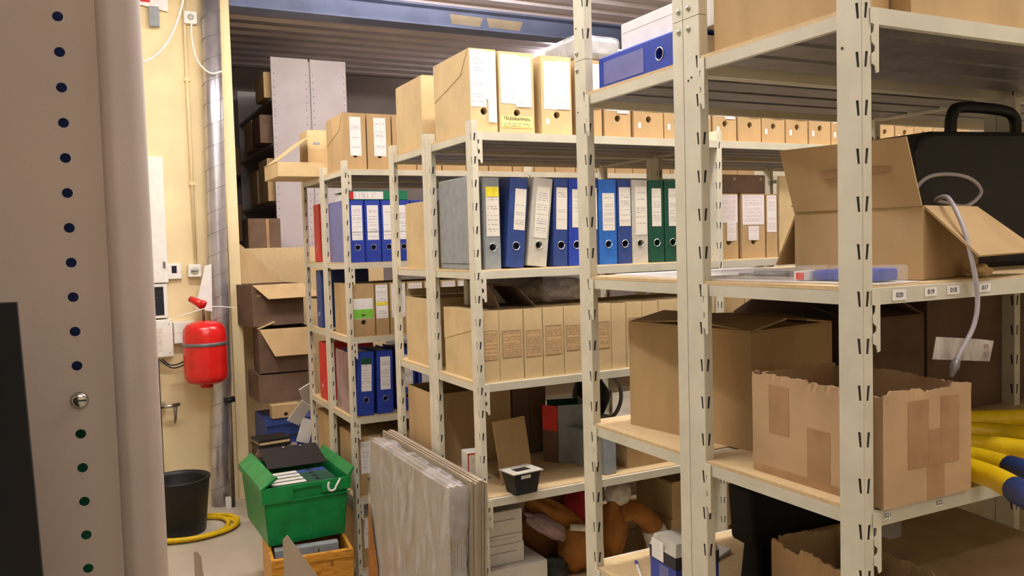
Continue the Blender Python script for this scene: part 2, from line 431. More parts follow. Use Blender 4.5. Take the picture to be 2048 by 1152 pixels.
ZA = [.47, .895, 1.277, 1.660, 2.130]
ZB = [.07, .452, .857, 1.266, 1.661, 2.141]
ZCs = [.07, .452, .871, 1.291, 1.675, 2.154]
rAf = rack('nearest cream steel rack on the right, with numbered shelf edges', XA, .994, 1.404, ZA, 3.0, 2, 1.06, True, 2.215)
rAb = rack('cream steel rack backing onto the nearest one, with a flat blue binder on it', XA, 1.458, 1.849, ZA, 3.0, 2, 1.06, False, 2.215)
rBf = rack('middle cream steel rack holding a row of blue, grey and green binders', XB, 2.648, 3.037, ZB, 2.178, 3, 1.075, True)
rBb = rack('cream steel rack behind the middle one, holding plain cartons', XB, 3.091, 3.474, ZB, 2.186, 3, 1.075, False)
rCf = rack('far cream steel rack holding bright blue binders', XC, 4.215, 4.615, ZCs, 2.196, 3, 1.06, True)
rCb = rack('farthest cream steel rack with red binders at its end', XC, 4.669, 5.091, ZCs, 2.20, 3, 1.06, False)
# bolts at the splices
def bolt(t, x, y, z, r=.006):
    m = mb(); n = 10; m.lathe([(r*.95, 0), (r, .0015), (r*.75, .0035), (r*.3, .0045)], n); o = m.build('bolt', 'bolt', t, True); o.location = (x, y, z); o.rotation_euler = (0, R(-90), 0); return o
for z in (2.193, 2.236):
    bolt(rAb, -.0004, .012, z); bolt(rAf, -.0004, .41+.034, z); bolt(rAb, -.0004, .391+.04, z)
bolt(rAf, -.0004, .41+.008, .985, .009)
def bolt_hole(t, y, z):
    q = mb(); q.lathe([(.0026, 0), (.0026, .0006)], 10); o = q.build('bolt_hole', 'holeshade', t); o.location = (-.0001, y, z); o.rotation_euler = (0, R(-90), 0)  # dark disc on the face; the hole's shade is only its colour
for tt, yy, zz in ((rAf, .040, 2.065), (rAf, .447, 2.085), (rAf, .437, 2.09), (rAb, .432, 2.085), (rAb, .432, 2.30)): bolt_hole(tt, yy, zz)
# numbered plates on the front beams of the nearest rack
def shelf_label(txt, x0, z, w=.032, h=.015):
    p = panel_uv('label_plate', 'paper', rAf, x0-XA, x0-XA+w, z-.008-h, z-.008, -.0004)
    if txt: text(p, 'printed_number', txt, .012, (x0-XA+w/2, -.0016, z-.008-h/2), (R(90),0,0))
shelf_label('020', 1.235, 1.660, .035, .018); shelf_label('019', 1.318, 1.660); shelf_label('018', 1.378, 1.660, .034); shelf_label('017', 1.468, 1.660)
shelf_label('021', 1.212, 1.277, .018, .013); shelf_label('022', 1.345, 1.277, .02, .013)

# ---------------------------------------------------------------- archive boxes and binders
def archive_box(label, x, y, z, w, d, h, m='card', lab=(), hole=True, group=None, tuck=False, rz=0, small=None, note=None):
    t = thing('archive_box', label, 'archive box', (x, y, z), rz, group)
    q = mb(); hz = .26*h; r = .013
    if hole: q.front_hole(0, w, 0, h, 0, w/2, hz, r, .03)
    else: q.quad((0,0,0),(w,0,0),(w,0,h),(0,0,h))
    q.quad((0,d,0),(0,0,0),(0,0,h),(0,d,h)); q.quad((w,0,0),(w,d,0),(w,d,h),(w,0,h)); q.quad((w,d,0),(0,d,0),(0,d,h),(w,d,h))
    q.quad((0,0,h),(w,0,h),(w,d,h),(0,d,h)); q.quad((0,d,0),(w,d,0),(w,0,0),(0,0,0))
    bd = q.build('body', m, t)
    if hole: B(w/2-r, w/2+r, .0285, .0295, hz-r, hz+r).build('painted_hollow', 'hole', bd)  # dark plate closing the recess, its shade put into the colour
    for k, (a, b, c0, c1, mm) in enumerate(lab):
        panel_uv('label', mm, bd, a*w, b*w, c0*h, c1*h, -.0002-.0011*k)
    if small: B(w*small, w*small+.012, -.0008, -.0001, h*.14, h*.14+.022).build('tag_sticker', 'paper', bd)
    if tuck:
        q = mb(); q.prism([(0,d,h*.52),(0,.075,h*.72),(0,.012,h*.995),(0,d,h*.995)], (-.0018,0,0)); q.build('tuck_flap', m, bd)
    return t
def binder(label, x, y, z, color, w=.075, h=.318, d=.285, lab=None, tilt=0, group=None, rot=None, ring=True):
    t = thing('ring_binder', label, 'binder', (x, y, z + w*math.sin(R(tilt)) + (.0003 if tilt else 0)), 0, group, rot if rot else (0, R(tilt), 0))
    q = mb(); th = .003; cz = .24*h; r = .0135
    q.front_hole(.004, w-.004, 0, h, 0, w/2, cz, r, .02)
    for sx in (0, 1):
        a, b2 = (0, th) if not sx else (w-th, w)
        q.box(a, b2, .004, d, 0, h)
        # rounded spine edge
        if not sx: q.quad((0,.004,0),(.004,0,0),(.004,0,h),(0,.004,h))
        else: q.quad((w-.004,0,0),(w,.004,0),(w,.004,h),(w-.004,0,h))
    q.box(th, w-th, .0205, .023, 0, h)
    q.quad((.004,0,h),(w-.004,0,h),(w,.004,h),(w-th,.0225,h),(th,.0225,h),(0,.004,h))
    cv = q.build('cover', color, t)
    B(th+.004, w-th-.006, .03, d-.01, .006, h-.008).build('pages', 'paper', t)
    if ring:
        n = 20; q = mb(); q.tube([(w/2+.0145*math.cos(2*math.pi*i/n), -.0006, cz+.0145*math.sin(2*math.pi*i/n)) for i in range(n+1)], .0016, 6); q.build('finger_ring', 'ring', cv, True)
    B(w/2-r, w/2+r, .0185, .0195, cz-r, cz+r).build('painted_hollow', 'hole', cv)  # dark plate behind the ring, shade of the hole painted in
    if lab:
        a, b, c0, c1, mm = lab; panel_uv('spine_label', mm, cv, a*w, b*w, c0*h, c1*h, -.0002)
    return t
ORD = ['first','second','third','fourth','fifth','sixth','seventh','eighth','ninth','tenth','eleventh','twelfth','thirteenth','fourteenth','fifteenth','sixteenth','seventeenth','eighteenth','nineteenth','twentieth','twenty-first','twenty-second','twenty-third']

# middle rack, top shelf
g = 'archive boxes on the top shelf of the middle rack'
yb = 2.702; zb = 2.1412
bx = [(1.2285,1.331),(1.341,1.481),(1.512,1.639),(1.668,1.772),(1.785,1.903),(1.918,2.056),(2.062,2.180),(2.186,2.300),(2.313,2.432),(2.442,2.562),(2.572,2.700),(2.708,2.830),(2.840,2.968),(2.978,3.094),(3.104,3.235),(3.26,3.378),(3.39,3.51),(3.52,3.65),(3.66,3.79),(3.80,3.92)]
full = (.06,.94,.36,.97,'pr2')
archive_box('brown archive box at the left end of the middle rack top, two overlapping labels', bx[0][0], yb, zb, .103, .33, .292, 'card2', [(.02,.60,.31,.985,'pr1'),(.52,.97,.40,.97,'pr2'),(.66,.97,.13,.42,'pr1')], group=g, tuck=True)
t = archive_box('brown archive box with a yellow handwritten note on the middle rack top', bx[1][0], yb, zb, .14, .33, .29, 'card2', [(.05,.5,.37,.965,'pr2'),(.47,.92,.335,.95,'pr2')], group=g)
nt_ = panel_uv('handwritten_note', 'postit', t, .004, .132, .022, .064, -.0004)
text(nt_, 'handwriting', 'TELEGRAMMEN', .0155, (.068, -.0016, .0535), (R(90),R(2),0)); 
sc_ = print_mat('scrawl', (232, 222, 150), (60, 60, 60), 2, 1.0, 1, .05, .95, .05, .95, False, .5)
panel_uv('scrawled_line', sc_, nt_, .008, .126, .026, .042, -.0016)
archive_box('brown archive box with two labels and one small white sticker beside the tall upright', bx[2][0], yb, zb, .127, .33, .288, 'card2', [(.08,.52,.33,.93,'pr2'),(.5,.94,.335,.94,'pr2')], small=.14, group=g)
for i in range(3, len(bx)):
    a, b = bx[i]; hh = .288+random.uniform(-.004,.004)
    lo = random.choice((.36,.4,.42,.47))
    archive_box('brown archive box on the middle rack top shelf, %s from the left' % ORD[i], a, yb+random.uniform(0,.008), zb, b-a, .325, hh, 'card', [(.08,.5,lo,.96,'pr2'),(.5,.92,lo-.03,.95,'pr2')], small=random.choice((None,.14,.14)), group=g)
# plain carton at the back, wrapped bundle on top
def carton(name, label, cat, x, y, z, w, d, h, m='card', rz=0, flaps=None, tape=(), th=.004, group=None, inner=None, torn=0, seed=1, gap=.002, lid=True):
    """open or closed carton; flaps: side -> (angle, length); angle 0 lies shut, 90 stands up, 180 outwards, 270 hangs down"""
    t = thing(name, label, cat, (x, y, z), rz, group); rnd = random.Random(seed)
    q = mb()
    if torn:
        def wall(p0, p1, inn):
            p0, p1, inn = Vector(p0), Vector(p1), Vector(inn); n = 40; b = len(q.v)
            off = 0; jag = []
            for i in range(n+1):
                if rnd.random() < .14: off = rnd.uniform(-torn, torn)
                off *= .93; jag.append(h + off + rnd.uniform(-torn, torn)*.16)
            for i in range(n+1):
                p = p0.lerp(p1, i/n); j = jag[i]; wob = inn*rnd.uniform(-.35,.35)
                q.v += [(p.x,p.y,0), (p.x,p.y,h-torn*2), (p.x+wob.x,p.y+wob.y,j), (p.x+inn.x+wob.x,p.y+inn.y+wob.y,j+rnd.uniform(-.0015,.0015)), (p.x+inn.x,p.y+inn.y,h-torn*2), (p.x+inn.x,p.y+inn.y,0)]
            for i in range(n):
                o = b+i*6; e = o+6
                for k in range(5): q.f.append((o+k, e+k, e+k+1, o+k+1))
            q.f.append(tuple(b+k for k in range(6))); q.f.append(tuple(b+n*6+k for k in range(5,-1,-1)))
        wall((0,0,0),(w,0,0),(0,th,0)); wall((w,th+.0002,0),(w,d-th-.0002,0),(-th,0,0)); wall((w,d,0),(0,d,0),(0,-th,0)); wall((0,d-th-.0002,0),(0,th+.0002,0),(th,0,0))
    else:
        q.box(0, w, 0, th, 0, h); q.box(0, w, d-th, d, 0, h); q.box(0, th, th, d-th, 0, h); q.box(w-th, w, th, d-th, 0, h)
    q.box(th, w-th, th, d-th, 0, th)
    bd = q.build('body', m, t)
    if flaps is None and not torn:
        flaps = {'y0': (0, d/2-gap), 'y1': (0, d/2-gap)}
    for side, spec in (flaps or {}).items():
        a, ln = R(spec[0]), spec[1]; sl = spec[2] if len(spec) > 2 else 0; off = spec[3] if len(spec) > 3 else 0
        if side == 'y0': p0, p1, inn = Vector((th+.001,0,h)), Vector((w-th-.001,0,h)), Vector((0,1,0))
        if side == 'y1': p0, p1, inn = Vector((w-th-.001,d,h)), Vector((th+.001,d,h)), Vector((0,-1,0))
        if side == 'x0': p0, p1, inn = Vector((0,d-.001,h)), Vector((0,.001,h)), Vector((1,0,0))
        if side == 'x1': p0, p1, inn = Vector((w,.001,h)), Vector((w,d-.001,h)), Vector((-1,0,0))
        up = Vector((0,0,1)); dv = inn*math.cos(a)+up*math.sin(a); nv = (-inn*math.sin(a)+up*math.cos(a))*th
        e = (p1-p0).normalized(); lift = up*.0006
        a0, a1 = p0+lift, p1+lift; b0_, b1_ = p0+dv*ln+e*(sl+off)+lift, p1+dv*ln-e*(sl-off)+lift
        f = mb(); f.hexa([a0, a1, b1_, b0_, a0+nv, a1+nv, b1_+nv, b0_+nv]); f.build('flap', inner or m, t)
    for (side, a, b, c0, c1) in tape:
        e = .0006
        if side == 'y0': B(a, b, -e, -.0001, c0, c1).build('tape_strip', 'tape', bd)
        if side == 'x0': B(-e, -.0001, a, b, c0, c1).build('tape_strip', 'tape', bd)
        if side == 'z1': B(a, b, c0, c1, h+th+.0007, h+th+.0013).build('tape_strip', 'tape', bd)
    return t
carton('cardboard_carton', 'plain pale carton at the back of the middle rack top', 'carton', 1.2285, 3.17, zb, .36, .30, .283, 'card2')
t = thing('wrapped_bundle', 'grey film-wrapped parcel lying on archive boxes beside the tall upright', 'parcel', (1.68, 2.73, 2.4345))
q = mb(); q.box(0, .2, 0, .25, 0, .09); q.build('parcel', 'grey', t, bevel=.02)
q = mb(); q.box(-.006, .206, -.006, .256, 0.001, .097); q.build('wrap', 'film', t, bevel=.025)

# middle rack, second shelf: binders
zs = 1.6612; yb2 = 2.702
tag_ = None
t = thing('box_file', 'tall grey box file at the left end of the middle rack', 'box file', (1.2285, 2.712, zs)); q = mb(); q.box(0,.026,0,.31,0,.333); q.build('case', 'grey', t, bevel=.004); B(-.0008,-.0001,.02,.29,.02,.022).build('seam', 'hole', t)
g = 'binders on the middle rack'
binder('grey ring binder with a yellow-topped label', 1.266, yb2, zs, 'grey', .066, .325, lab=(.16,.92,.36,.90,'pr5'), group=g)
t = bpy.data.objects[-1] if False else None
bl = [('blue ring binder leaning right beside the grey yellow-labelled one',1.350,'blue3',.072,5,(.3,.92,.42,.88,'pr5')),
      ('light grey ring binder leaning right between two blue ones',1.437,'lgrey',.08,6.5,(.2,.86,.32,.9,'pr5')),
      ('blue ring binder just right of the leaning light grey one',1.547,'blue3',.060,2,(.14,.9,.42,.9,'pr5')),
      ('mid blue ring binder left of the tall bolted upright',1.612,'blue',.067,1.5,(.2,.95,.44,.88,'pr5')),
      ('blue ring binder hidden mostly behind the tall bolted upright',1.690,'blue3',.055,0,(.2,.9,.42,.9,'pr5')),
      ('bright sky-blue ring binder with a short label',1.748,'blue2',.082,0,(.2,.86,.4,.84,'pr5')),
      ('dark blue ring binder between the sky-blue and grey ones',1.834,'blue3',.062,0,(.1,.94,.45,.91,'pr5')),
      ('grey-beige ring binder beside the dark green ones',1.900,'lgrey',.075,0,(.2,.9,.34,.92,'pr5')),
      ('dark green ring binder next to the grey-beige one',1.979,'dgreen',.074,0,(.2,.8,.44,.9,'pr5')),
      ('dark green ring binder half hidden by the double upright',2.057,'dgreen',.072,0,(.25,.85,.44,.9,'pr5')),
      ('dark green ring binder behind the double upright',2.133,'dgreen',.072,0,(.25,.85,.44,.9,'pr5'))]
for (lb, x, col, w, tl, la) in bl: binder(lb, x, yb2, zs+ (.0 if tl == 0 else .0), col, w, .322, lab=la, tilt=tl, group=g)
t = [o for o in bpy.data.objects if o.get('label') == 'grey ring binder with a yellow-topped label'][0]
B(.16*.066, .92*.066, -.0016, -.0010, .79*.325, .90*.325).build('yellow_band', 'ylabel', t)
# boxes right of the second upright
archive_box('brown archive box with a pink-headed form, left of its twin under dark boxes', 2.330, yb2, zs, .100, .3, .27, 'card', [(.02,.98,.56,.98,'pr3'),(.4,.9,.28,.56,'pr3')], group='pair of form-labelled boxes')
archive_box('brown archive box with a pink-headed form beside the pale folder', 2.450, yb2, zs, .128, .3, .27, 'card', [(.04,.96,.52,.98,'pr3'),(.28,.72,.28,.50,'pr3')], group='pair of form-labelled boxes')
archive_box('narrow brown archive box squeezed against the pale yellow folder', 2.588, yb2, zs, .06, .3, .268, 'card', [(.04,.9,.4,.98,'pr3')], hole=False)
t = thing('storage_box', 'dark brown flat box lying across two labelled archive boxes', 'box', (2.322, yb2+.004, zs+.2705)); B(0,.265,0,.28,0,.078).build('case', 'card3', t, bevel=.003)
for xx in (.09, .232): B(xx, xx+.012, -.001, -.0001, .055, .065).build('staple', 'bolt', t)
t = thing('folder', 'pale yellow-green folder standing beside the open carton', 'folder', (2.662, 2.70, zs), R(4)); B(0,.10,0,.012,0,.345).build('cover', 'card2', t); B(.004,.096,.013,.02,.004,.33).build('pages', 'paper', t); B(.07,.082,-.001,-.0001,.215,.219).build('slot', 'hole', t)
carton('cardboard_carton', 'small pale carton behind the grey box file', 'carton', 1.2285, 3.15, zs, .22, .25, .265, 'card2')
for i in range(4): archive_box('brown archive box behind the folder, %s from the left' % ORD[i], 2.80+i*.135, yb2, zs, .125, .3, .28, 'card', [(.1,.9,.4,.95,'pr3')], group='boxes behind the pale folder')

# middle rack, third shelf: hand-labelled boxes
zs = 1.2662
xs = [1.2295,1.2985,1.3965,1.474,1.562,1.637,1.692,1.770,1.838,1.912,1.99,2.065,2.14,2.21,2.275]
g = 'hand-ruled archive boxes on the middle rack'
for i in range(len(xs)-1):
    w = xs[i+1]-xs[i]-.003
    t = archive_box('pale archive box with a hand-ruled table, %s from the corridor end' % ORD[i], xs[i], 2.664+random.uniform(0,.006), zs, w, .34, .248+random.uniform(-.002,.002), 'card2', [(.12,.9,random.uniform(.3,.36),random.uniform(.68,.76),'pr4')] if i not in (5, 7) else [], hole=False, group=g, tuck=(i == 0))
for i in range(6):
    archive_box('brown archive box on the third shelf past the second upright, %s from the left' % ORD[i], 2.315+i*.125, 2.675, zs, .12, .32, .262, 'card', [], hole=False, group='boxes past the second upright')
t = thing('ring_binder', 'white and navy file lying behind the cut box tops', 'binder', (3.07, 2.68, zs)); B(0,.05,0,.3,0,.27).build('cover', 'white', t); B(.051,.09,0,.3,0,.27).build('second_cover', 'blue3', t)
carton('cardboard_carton', 'open pale carton behind the hand-ruled boxes', 'carton', 1.2285, 3.165, zs, .30, .27, .272, 'card2', flaps={'x1': (150, .1), 'y1': (85, .03)})
# loose flap box lying on them
t = thing('folded_carton', 'brown folded cardboard lying like a tent on the hand-ruled boxes', 'cardboard', (1.30, 2.72, zs+.2505))
q = mb(); q.hexa([(0,0,.0),(.155,-.03,0),(.155,.22,0),(0,.22,0),(.0,0,.004),(.155,-.03,.004),(.155,.22,.004),(0,.22,.004)]); q.build('base_panel', 'card3', t)
q = mb(); q.hexa([(.02,.0,.005),(.03,.0,.005),(.05,.2,.005),(.04,.2,.005),(.0,.02,.085),(.006,.02,.085),(.03,.22,.085),(.024,.22,.085)]); q.build('end_panel', 'card3', t)
q = mb(); q.hexa([(.156,-.03,.0045),(.160,-.03,.0045),(.16,.2,.0045),(.156,.2,.0045),(.095,-.005,.078),(.099,-.005,.08),(.099,.2,.08),(.095,.2,.078)]); q.build('raised_flap', 'card3', t)
q = mb(); q.hexa([(.0,.015,.086),(.095,-.004,.079),(.095,.2,.079),(.0,.2,.086),(.0,.015,.089),(.095,-.004,.082),(.095,.2,.082),(.0,.2,.089)]); q.build('top_panel', 'card3', t)
# crumpled printed bag
def lump(name, m, parent, c, r, seed, amp=.25, sub=2, flat=None):
    import bmesh
    bm = bmesh.new(); bmesh.ops.create_icosphere(bm, subdivisions=4, radius=1); rn = random.Random(seed)
    ph = [(rn.uniform(2,6), rn.uniform(2,6), rn.uniform(2,6), rn.uniform(0,6)) for _ in range(5)]
    for v in bm.verts:
        k = 1+amp*sum(math.sin(a*v.co.x+d)*math.cos(b*v.co.y-d)*math.sin(cc*v.co.z+d*.5) for a, b, cc, d in ph)/2.2
        p = v.co*k; z = p.z
        if flat is not None: z = max(z, flat)
        v.co = (c[0]+p.x*r[0], c[1]+p.y*r[1], c[2]+z*r[2])
    me = bpy.data.meshes.new(name); bm.to_mesh(me); bm.free()
    for p in me.polygons: p.use_smooth = True
    me.materials.append(M[m]); o = bpy.data.objects.new(name, me); C.objects.link(o)
    if parent: o.parent = parent
    return o
t = thing('plastic_bag', 'crumpled printed plastic bag tucked under the binder shelf', 'bag', (1.645, 2.86, zs+.2515))
lump('bag_body', 'bag', t, (0,0,.05), (.15,.11,.05), 5, .22, flat=-.92)
t = thing('printed_sleeve', 'white printed plastic sleeve lying behind the folded cardboard', 'packaging', (1.31, 2.97, zs+.2515)); B(0,.34,0,.03,0,.10).build('sleeve', 'wcard', t, bevel=.006); panel_uv('printed_front', 'bagprint', t, .01, .33, .01, .09, -.0004)

# middle rack, fourth shelf
zs = .8572
t = thing('medicine_box', 'small white box with red border near the corridor end', 'box', (1.245, 2.86, zs), R(-6)); B(0,.062,0,.075,0,.115).build('carton', 'white', t)
for a in ((.0,.062,.0,.006),(.0,.062,.109,.115),(0,.005,0,.115),(.057,.062,0,.115)): B(a[0],a[1],-.0008,-.0001,a[2],a[3]).build('red_border', 'red', t)
panel_uv('print', 'pr5', t, .012,.052,.02,.1,-.0002)
t = thing('cardboard_sheet', 'upright brown cardboard sheet behind the small black box', 'cardboard', (1.335, 2.80, zs), R(14)); 
q = mb(); q.hexa([(0,-.03,0),(.155,-.03,0),(.155,-.026,0),(0,-.026,0),(-.012,.0,.235),(.145,.0,.235),(.145,.004,.235),(-.012,.004,.235)]); q.build('sheet', 'card', t)
q = mb(); q.hexa([(-.004,-.025,.0),(.15,-.025,0),(.15,.1,0),(-.004,.1,0),(-.004,-.025,.003),(.15,-.025,.003),(.15,.1,.003),(-.004,.1,.003)]); q.build('fold', 'card', t)
t = thing('magazine_file', 'grey magazine file with an orange side standing at an angle', 'file', (1.63, 2.95, zs), R(-16))
B(.052,.19,-.002,.0,0,.235).build('front', 'grey', t); B(.052,.19,.19,.192,0,.225).build('back', 'dgreen', t); B(.188,.19,0,.19,0,.235).build('side', 'grey', t); B(.052,.19,0,.19,0,.002).build('floor_panel', 'grey', t)
q = mb(); q.hexa([(0,.05,.13),(.05,.0,.13),(.052,.004,.13),(.002,.054,.13),(0,.05,.232),(.05,.0,.232),(.052,.004,.232),(.002,.054,.232)]); q.build('orange_tab', 'red', t)
q = mb(); q.hexa([(0,.05,.0),(.05,.0,.0),(.052,.004,.0),(.002,.054,.0),(0,.05,.129),(.05,.0,.129),(.052,.004,.129),(.002,.054,.129)]); q.build('dark_side', 'card3', t)
t = thing('till_box', 'small black box with a grey framed top overhanging the shelf edge', 'box', (1.318, 2.622, zs), R(6))
q = mb(); q.hexa([(.012,.006,0),(.10,.006,0),(.095,.075,0),(.015,.075,0),(.0,.0,.078),(.112,.0,.078),(.108,.085,.078),(.0,.085,.078)]); q.build('case', 'black', t)
q = mb(); q.box(-.008,.12,-.008,.02,.0785,.082); q.box(-.008,.12,.065,.093,.0785,.082); q.box(-.008,.024,.02,.065,.0785,.082); q.box(.088,.12,.02,.065,.0785,.082); q.build('top_frame', 'lgrey', t)
B(.024,.088,.02,.065,.0785,.0795).build('window', 'screen', t); B(.03,.07,-.0005,.004,.058,.07).build('sticker', 'paper', t)
t = thing('box_file', 'grey box file standing behind the bolted upright on the fourth shelf', 'box file', (1.735, 2.68, zs), R(3)); B(0,.055,0,.26,0,.15).build('case', 'grey', t, bevel=.003)
carton('cardboard_carton', 'low brown carton on the fourth shelf beside the grey box file', 'carton', 1.865, 2.72, zs, .38, .28, .13, 'card')
t = thing('headset', 'black rounded shell with a pale curved band on the fourth shelf', 'equipment', (2.03, 3.24, zs))
lump('shell', 'black', t, (0,0,.19), (.085,.08,.1), 3, .08); B(-.1,.12,-.09,.1,.0,.085).build('base_box', 'grey', t, bevel=.004)
pts = [(.0+.115*math.sin(a), -.075, .195+.115*math.cos(a)) for a in [i*math.pi*.8/14+.35 for i in range(15)]]
q = mb(); q.tube(pts, .009, 8); q.build('curved_band', 'lgrey', t, True)
carton('cardboard_carton', 'open carton behind the stack of wrapped boards', 'carton', 1.2285, 3.135, zs, .34, .31, .298, 'card', flaps={'y0': (180, .002)})
t = thing('cardboard_carton', 'dark brown carton with a centre seam behind the white and red box', 'carton', (1.58, 3.14, zs)); B(0,.16,0,.3,0,.30).build('body', 'card3', t, bevel=.002); B(.079,.081,-.0006,-.0001,.0,.3).build('seam', 'hole', t)

# middle rack, fifth shelf
zs = .4522
t = thing('white_carton', 'large white carton at the foot of the white stack', 'carton', (1.2295, 2.712, zs)); B(0,.262,0,.30,0,.118).build('body', 'wcard', t, bevel=.002); B(.10,.15,.08,.12,.1182,.1188).build('stamp', 'grey', t)
for k, (a, b, w) in enumerate(((.1225,.196,.183),(.1975,.232,.178),(.2335,.322,.178))):
    t = thing('white_carton', 'white carton in the short stack, %s above the large one' % ORD[k], 'carton', (1.2295, 2.745, zs+a-.003), 0, 'stacked white cartons'); B(0,w,0,.25,0,b-a).build('body', 'wcard', t, bevel=.002); B(.02,w-.03,-.0006,-.0001,(b-a)*.6,(b-a)*.62).build('lid_line', 'hole', t)
t = thing('fancy_costume', 'orange-brown, red and white padded costume bundled on the fifth shelf', 'costume', (1.525, 2.81, zs))
lump('orange_body', 'orange', t, (.15,.16,.155), (.16,.10,.155), 8, .16, flat=-.95)
lump('red_front', 'redf', t, (.20,.055,.235), (.085,.05,.085), 9, .15)
o = lump('draped_sleeve', 'orange', t, (0,0,0), (.17,.035,.05), 21, .14); o.location = (.10,.03,.215); o.rotation_euler = (0, R(36), R(-8))
o = lump('lower_fold', 'orange', t, (0,0,0), (.085,.05,.10), 22, .16); o.location = (.155,-.01,.105); o.rotation_euler = (0, R(-12), 0)
o = lump('grey_lining', 'purple', t, (0,0,0), (.13,.02,.032), 23, .2); o.location = (.045,.0,.19); o.rotation_euler = (0, R(32), R(-6))
q = mb(); q.tube(spline([(.10,-.045,.20),(.17,-.06,.185),(.215,-.062,.14),(.228,-.06,.08),(.225,-.06,.015)]), .013, 10); q.build('white_trim', 'whitef', t, True)
lump('dark_shoe', 'black', t, (.03,-.02,.045), (.06,.05,.05), 24, .2, flat=-.85)
t = thing('stuffed_toy', 'plush toy with a white round head, orange arm and white cuff', 'toy', (1.90, 2.80, zs))
lump('head', 'whitef', t, (-.015,.02,.275), (.055,.05,.055), 2, .05)
lump('torso', 'orange', t, (-.05,.02,.13), (.06,.06,.12), 6, .15, flat=-.98)
q = mb(); pth = spline([(-.02,.0,.2),(.04,-.01,.205),(.09,-.02,.17),(.125,-.03,.12)]); q.tube(pth, [.03]+[.042]*(len(pth)-1), 12); q.build('arm', 'orange', t, True)
q = mb(); pth = spline([(.12,-.03,.125),(.14,-.03,.07),(.146,-.03,.014)]); q.tube(pth, [.040]+[.05]*(len(pth)-1), 12); q.build('cuff', 'whitef', t, True)
for k in range(2): carton('cardboard_carton', ['lower','upper'][k]+' of two brown cartons stacked behind the plush toy', 'carton', 2.105+.004*k, 2.76, zs+k*.1506, .165, .25, .145, 'card', group='two stacked cartons')
for k in range(3): archive_box('brown archive box low on the middle rack, %s past the plush toy' % ORD[k], 2.32+k*.14, 2.72, zs, .13, .3, .3, 'card', [], group='low boxes past the toy')

# ---------------------------------------------------------------- far rack
g = 'archive boxes on the far rack top'
zs = 2.1542; x = 1.2235
for i in range(20):
    w = [.118,.13][i] if i < 2 else random.uniform(.122,.142)
    archive_box('brown archive box on the far rack top shelf, %s from the left' % ORD[i], x, 4.27+random.uniform(0,.006), zs, w, .33, .292, 'card', [(.28,.78,.25,.93,'pr1')] if i < 2 else [(.2,.8,.3,.93,'pr1')], group=g, tuck=(i == 0)); x += w+.007
carton('carton_tray', 'shallow pale carton tray with a lid raised, overhanging the far rack end', 'carton', .975, 4.706, 2.1545, .50, .375, .078, 'card2', flaps={'x0': (38, .235)}, inner='card')
t = carton('cardboard_carton', 'pale printed carton standing in the tray at the far rack end', 'carton', 1.18, 4.86, 2.1592, .27, .2, .27, 'card2')
B(.03,.07,-.0008,-.0001,.19,.205).build('printed_mark', 'grey', t); B(.075,.105,-.0008,-.0001,.05,.08).build('red_mark', 'red', t)
zs = 1.6752; g = 'blue binders on the far rack'
t = thing('box_file', 'added lavender board standing in for the lit side of the blue binder', 'folder', (1.2235, 4.29, zs)); B(0,.008,0,.32,0,.325).build('cover', 'lav', t); B(.009,.011,.01,.3,.005,.31).build('pages', 'paper', t)  # added sheet: light on the first binder's side put into its colour
x = 1.238
for i in range(8):
    w = [.078,.084,.078,.078,.08,.08,.08,.08][i]
    binder('bright blue ring binder on the far rack, %s from the corridor' % ORD[i], x, 4.272, zs, 'blue', w, .322, .29, (.14,.86,.36,.92,'pr1'), group=g)
    t = [o for o in bpy.data.objects if o.get('label','').startswith('bright blue ring binder on the far rack, %s ' % ORD[i])][0]
    B(.14*w,.86*w,-.0016,-.001,.485*.322,.492*.322).build('label_rule', 'dgreen', t); x += w+.004
# green binder lying on the blue ones: spine to the front
t = binder('dark green binder lying flat on top of the bright blue ones', 1.238, 4.278, zs+.3225, 'greenb', .05, .32, .28, (.12,.9,.42,.95,'pr1'), rot=tuple(Matrix(((0,0,-1),(0,1,0),(1,0,0))).to_euler()))
t.location = (1.56, 4.278, zs+.3227)
B(.006,.045,-.0018,-.001,.92*.32,.99*.32).build('red_end_label', 'red', t)
zs = 1.2912; g = 'labelled archive boxes on the far rack third shelf'
t = archive_box('brown archive box with a white and green label on the far rack', 1.2295, 4.262, zs, .122, .33, .272, 'card', [(.06,.92,.33,.72,'paper')], group=g)
B(.008,.112,-.0018,-.001,.092,.14).build('green_band', 'glabel', t); B(.05,.07,-.0024,-.0018,.106,.112).build('green_mark', 'ink', t)
t = archive_box('brown archive box with a yellow-banded white label on the far rack', 1.357, 4.262, zs, .072, .33, .27, 'card', [(.05,.92,.32,.97,'pr1')], hole=False, group=g)
B(.004,.066,-.0018,-.001,.155,.172).build('yellow_band', 'ylabel', t)
for i in range(7): archive_box('labelled archive box on far rack third shelf, %s past the yellow-banded one' % ORD[i], 1.436+i*.097, 4.262, zs, .09, .33, .272, 'card', [(.1,.95,.32,.97,'pr3' if i % 2 else 'pr1')], hole=False, group=g)
zs = .8712; g = 'blue binders on the far rack lower shelf'
for i in range(7):
    binder('blue ring binder on the far rack lower shelf, %s from the corridor' % ORD[i], 1.242+i*.108+ (.02 if i > 1 else 0), 4.262+.004*i, zs, 'blue', .088, .335, .29, (.2,.82,.38,.9,'pr1'), tilt=(2 if i == 0 else 1), group=g)
t = [o for o in bpy.data.objects if o.get('label','') == 'blue ring binder on the far rack lower shelf, first from the corridor'][0]
B(.2*.088,.82*.088,-.0016,-.001,.8*.335,.9*.335).build('dark_green_band', 'dgreen', t)
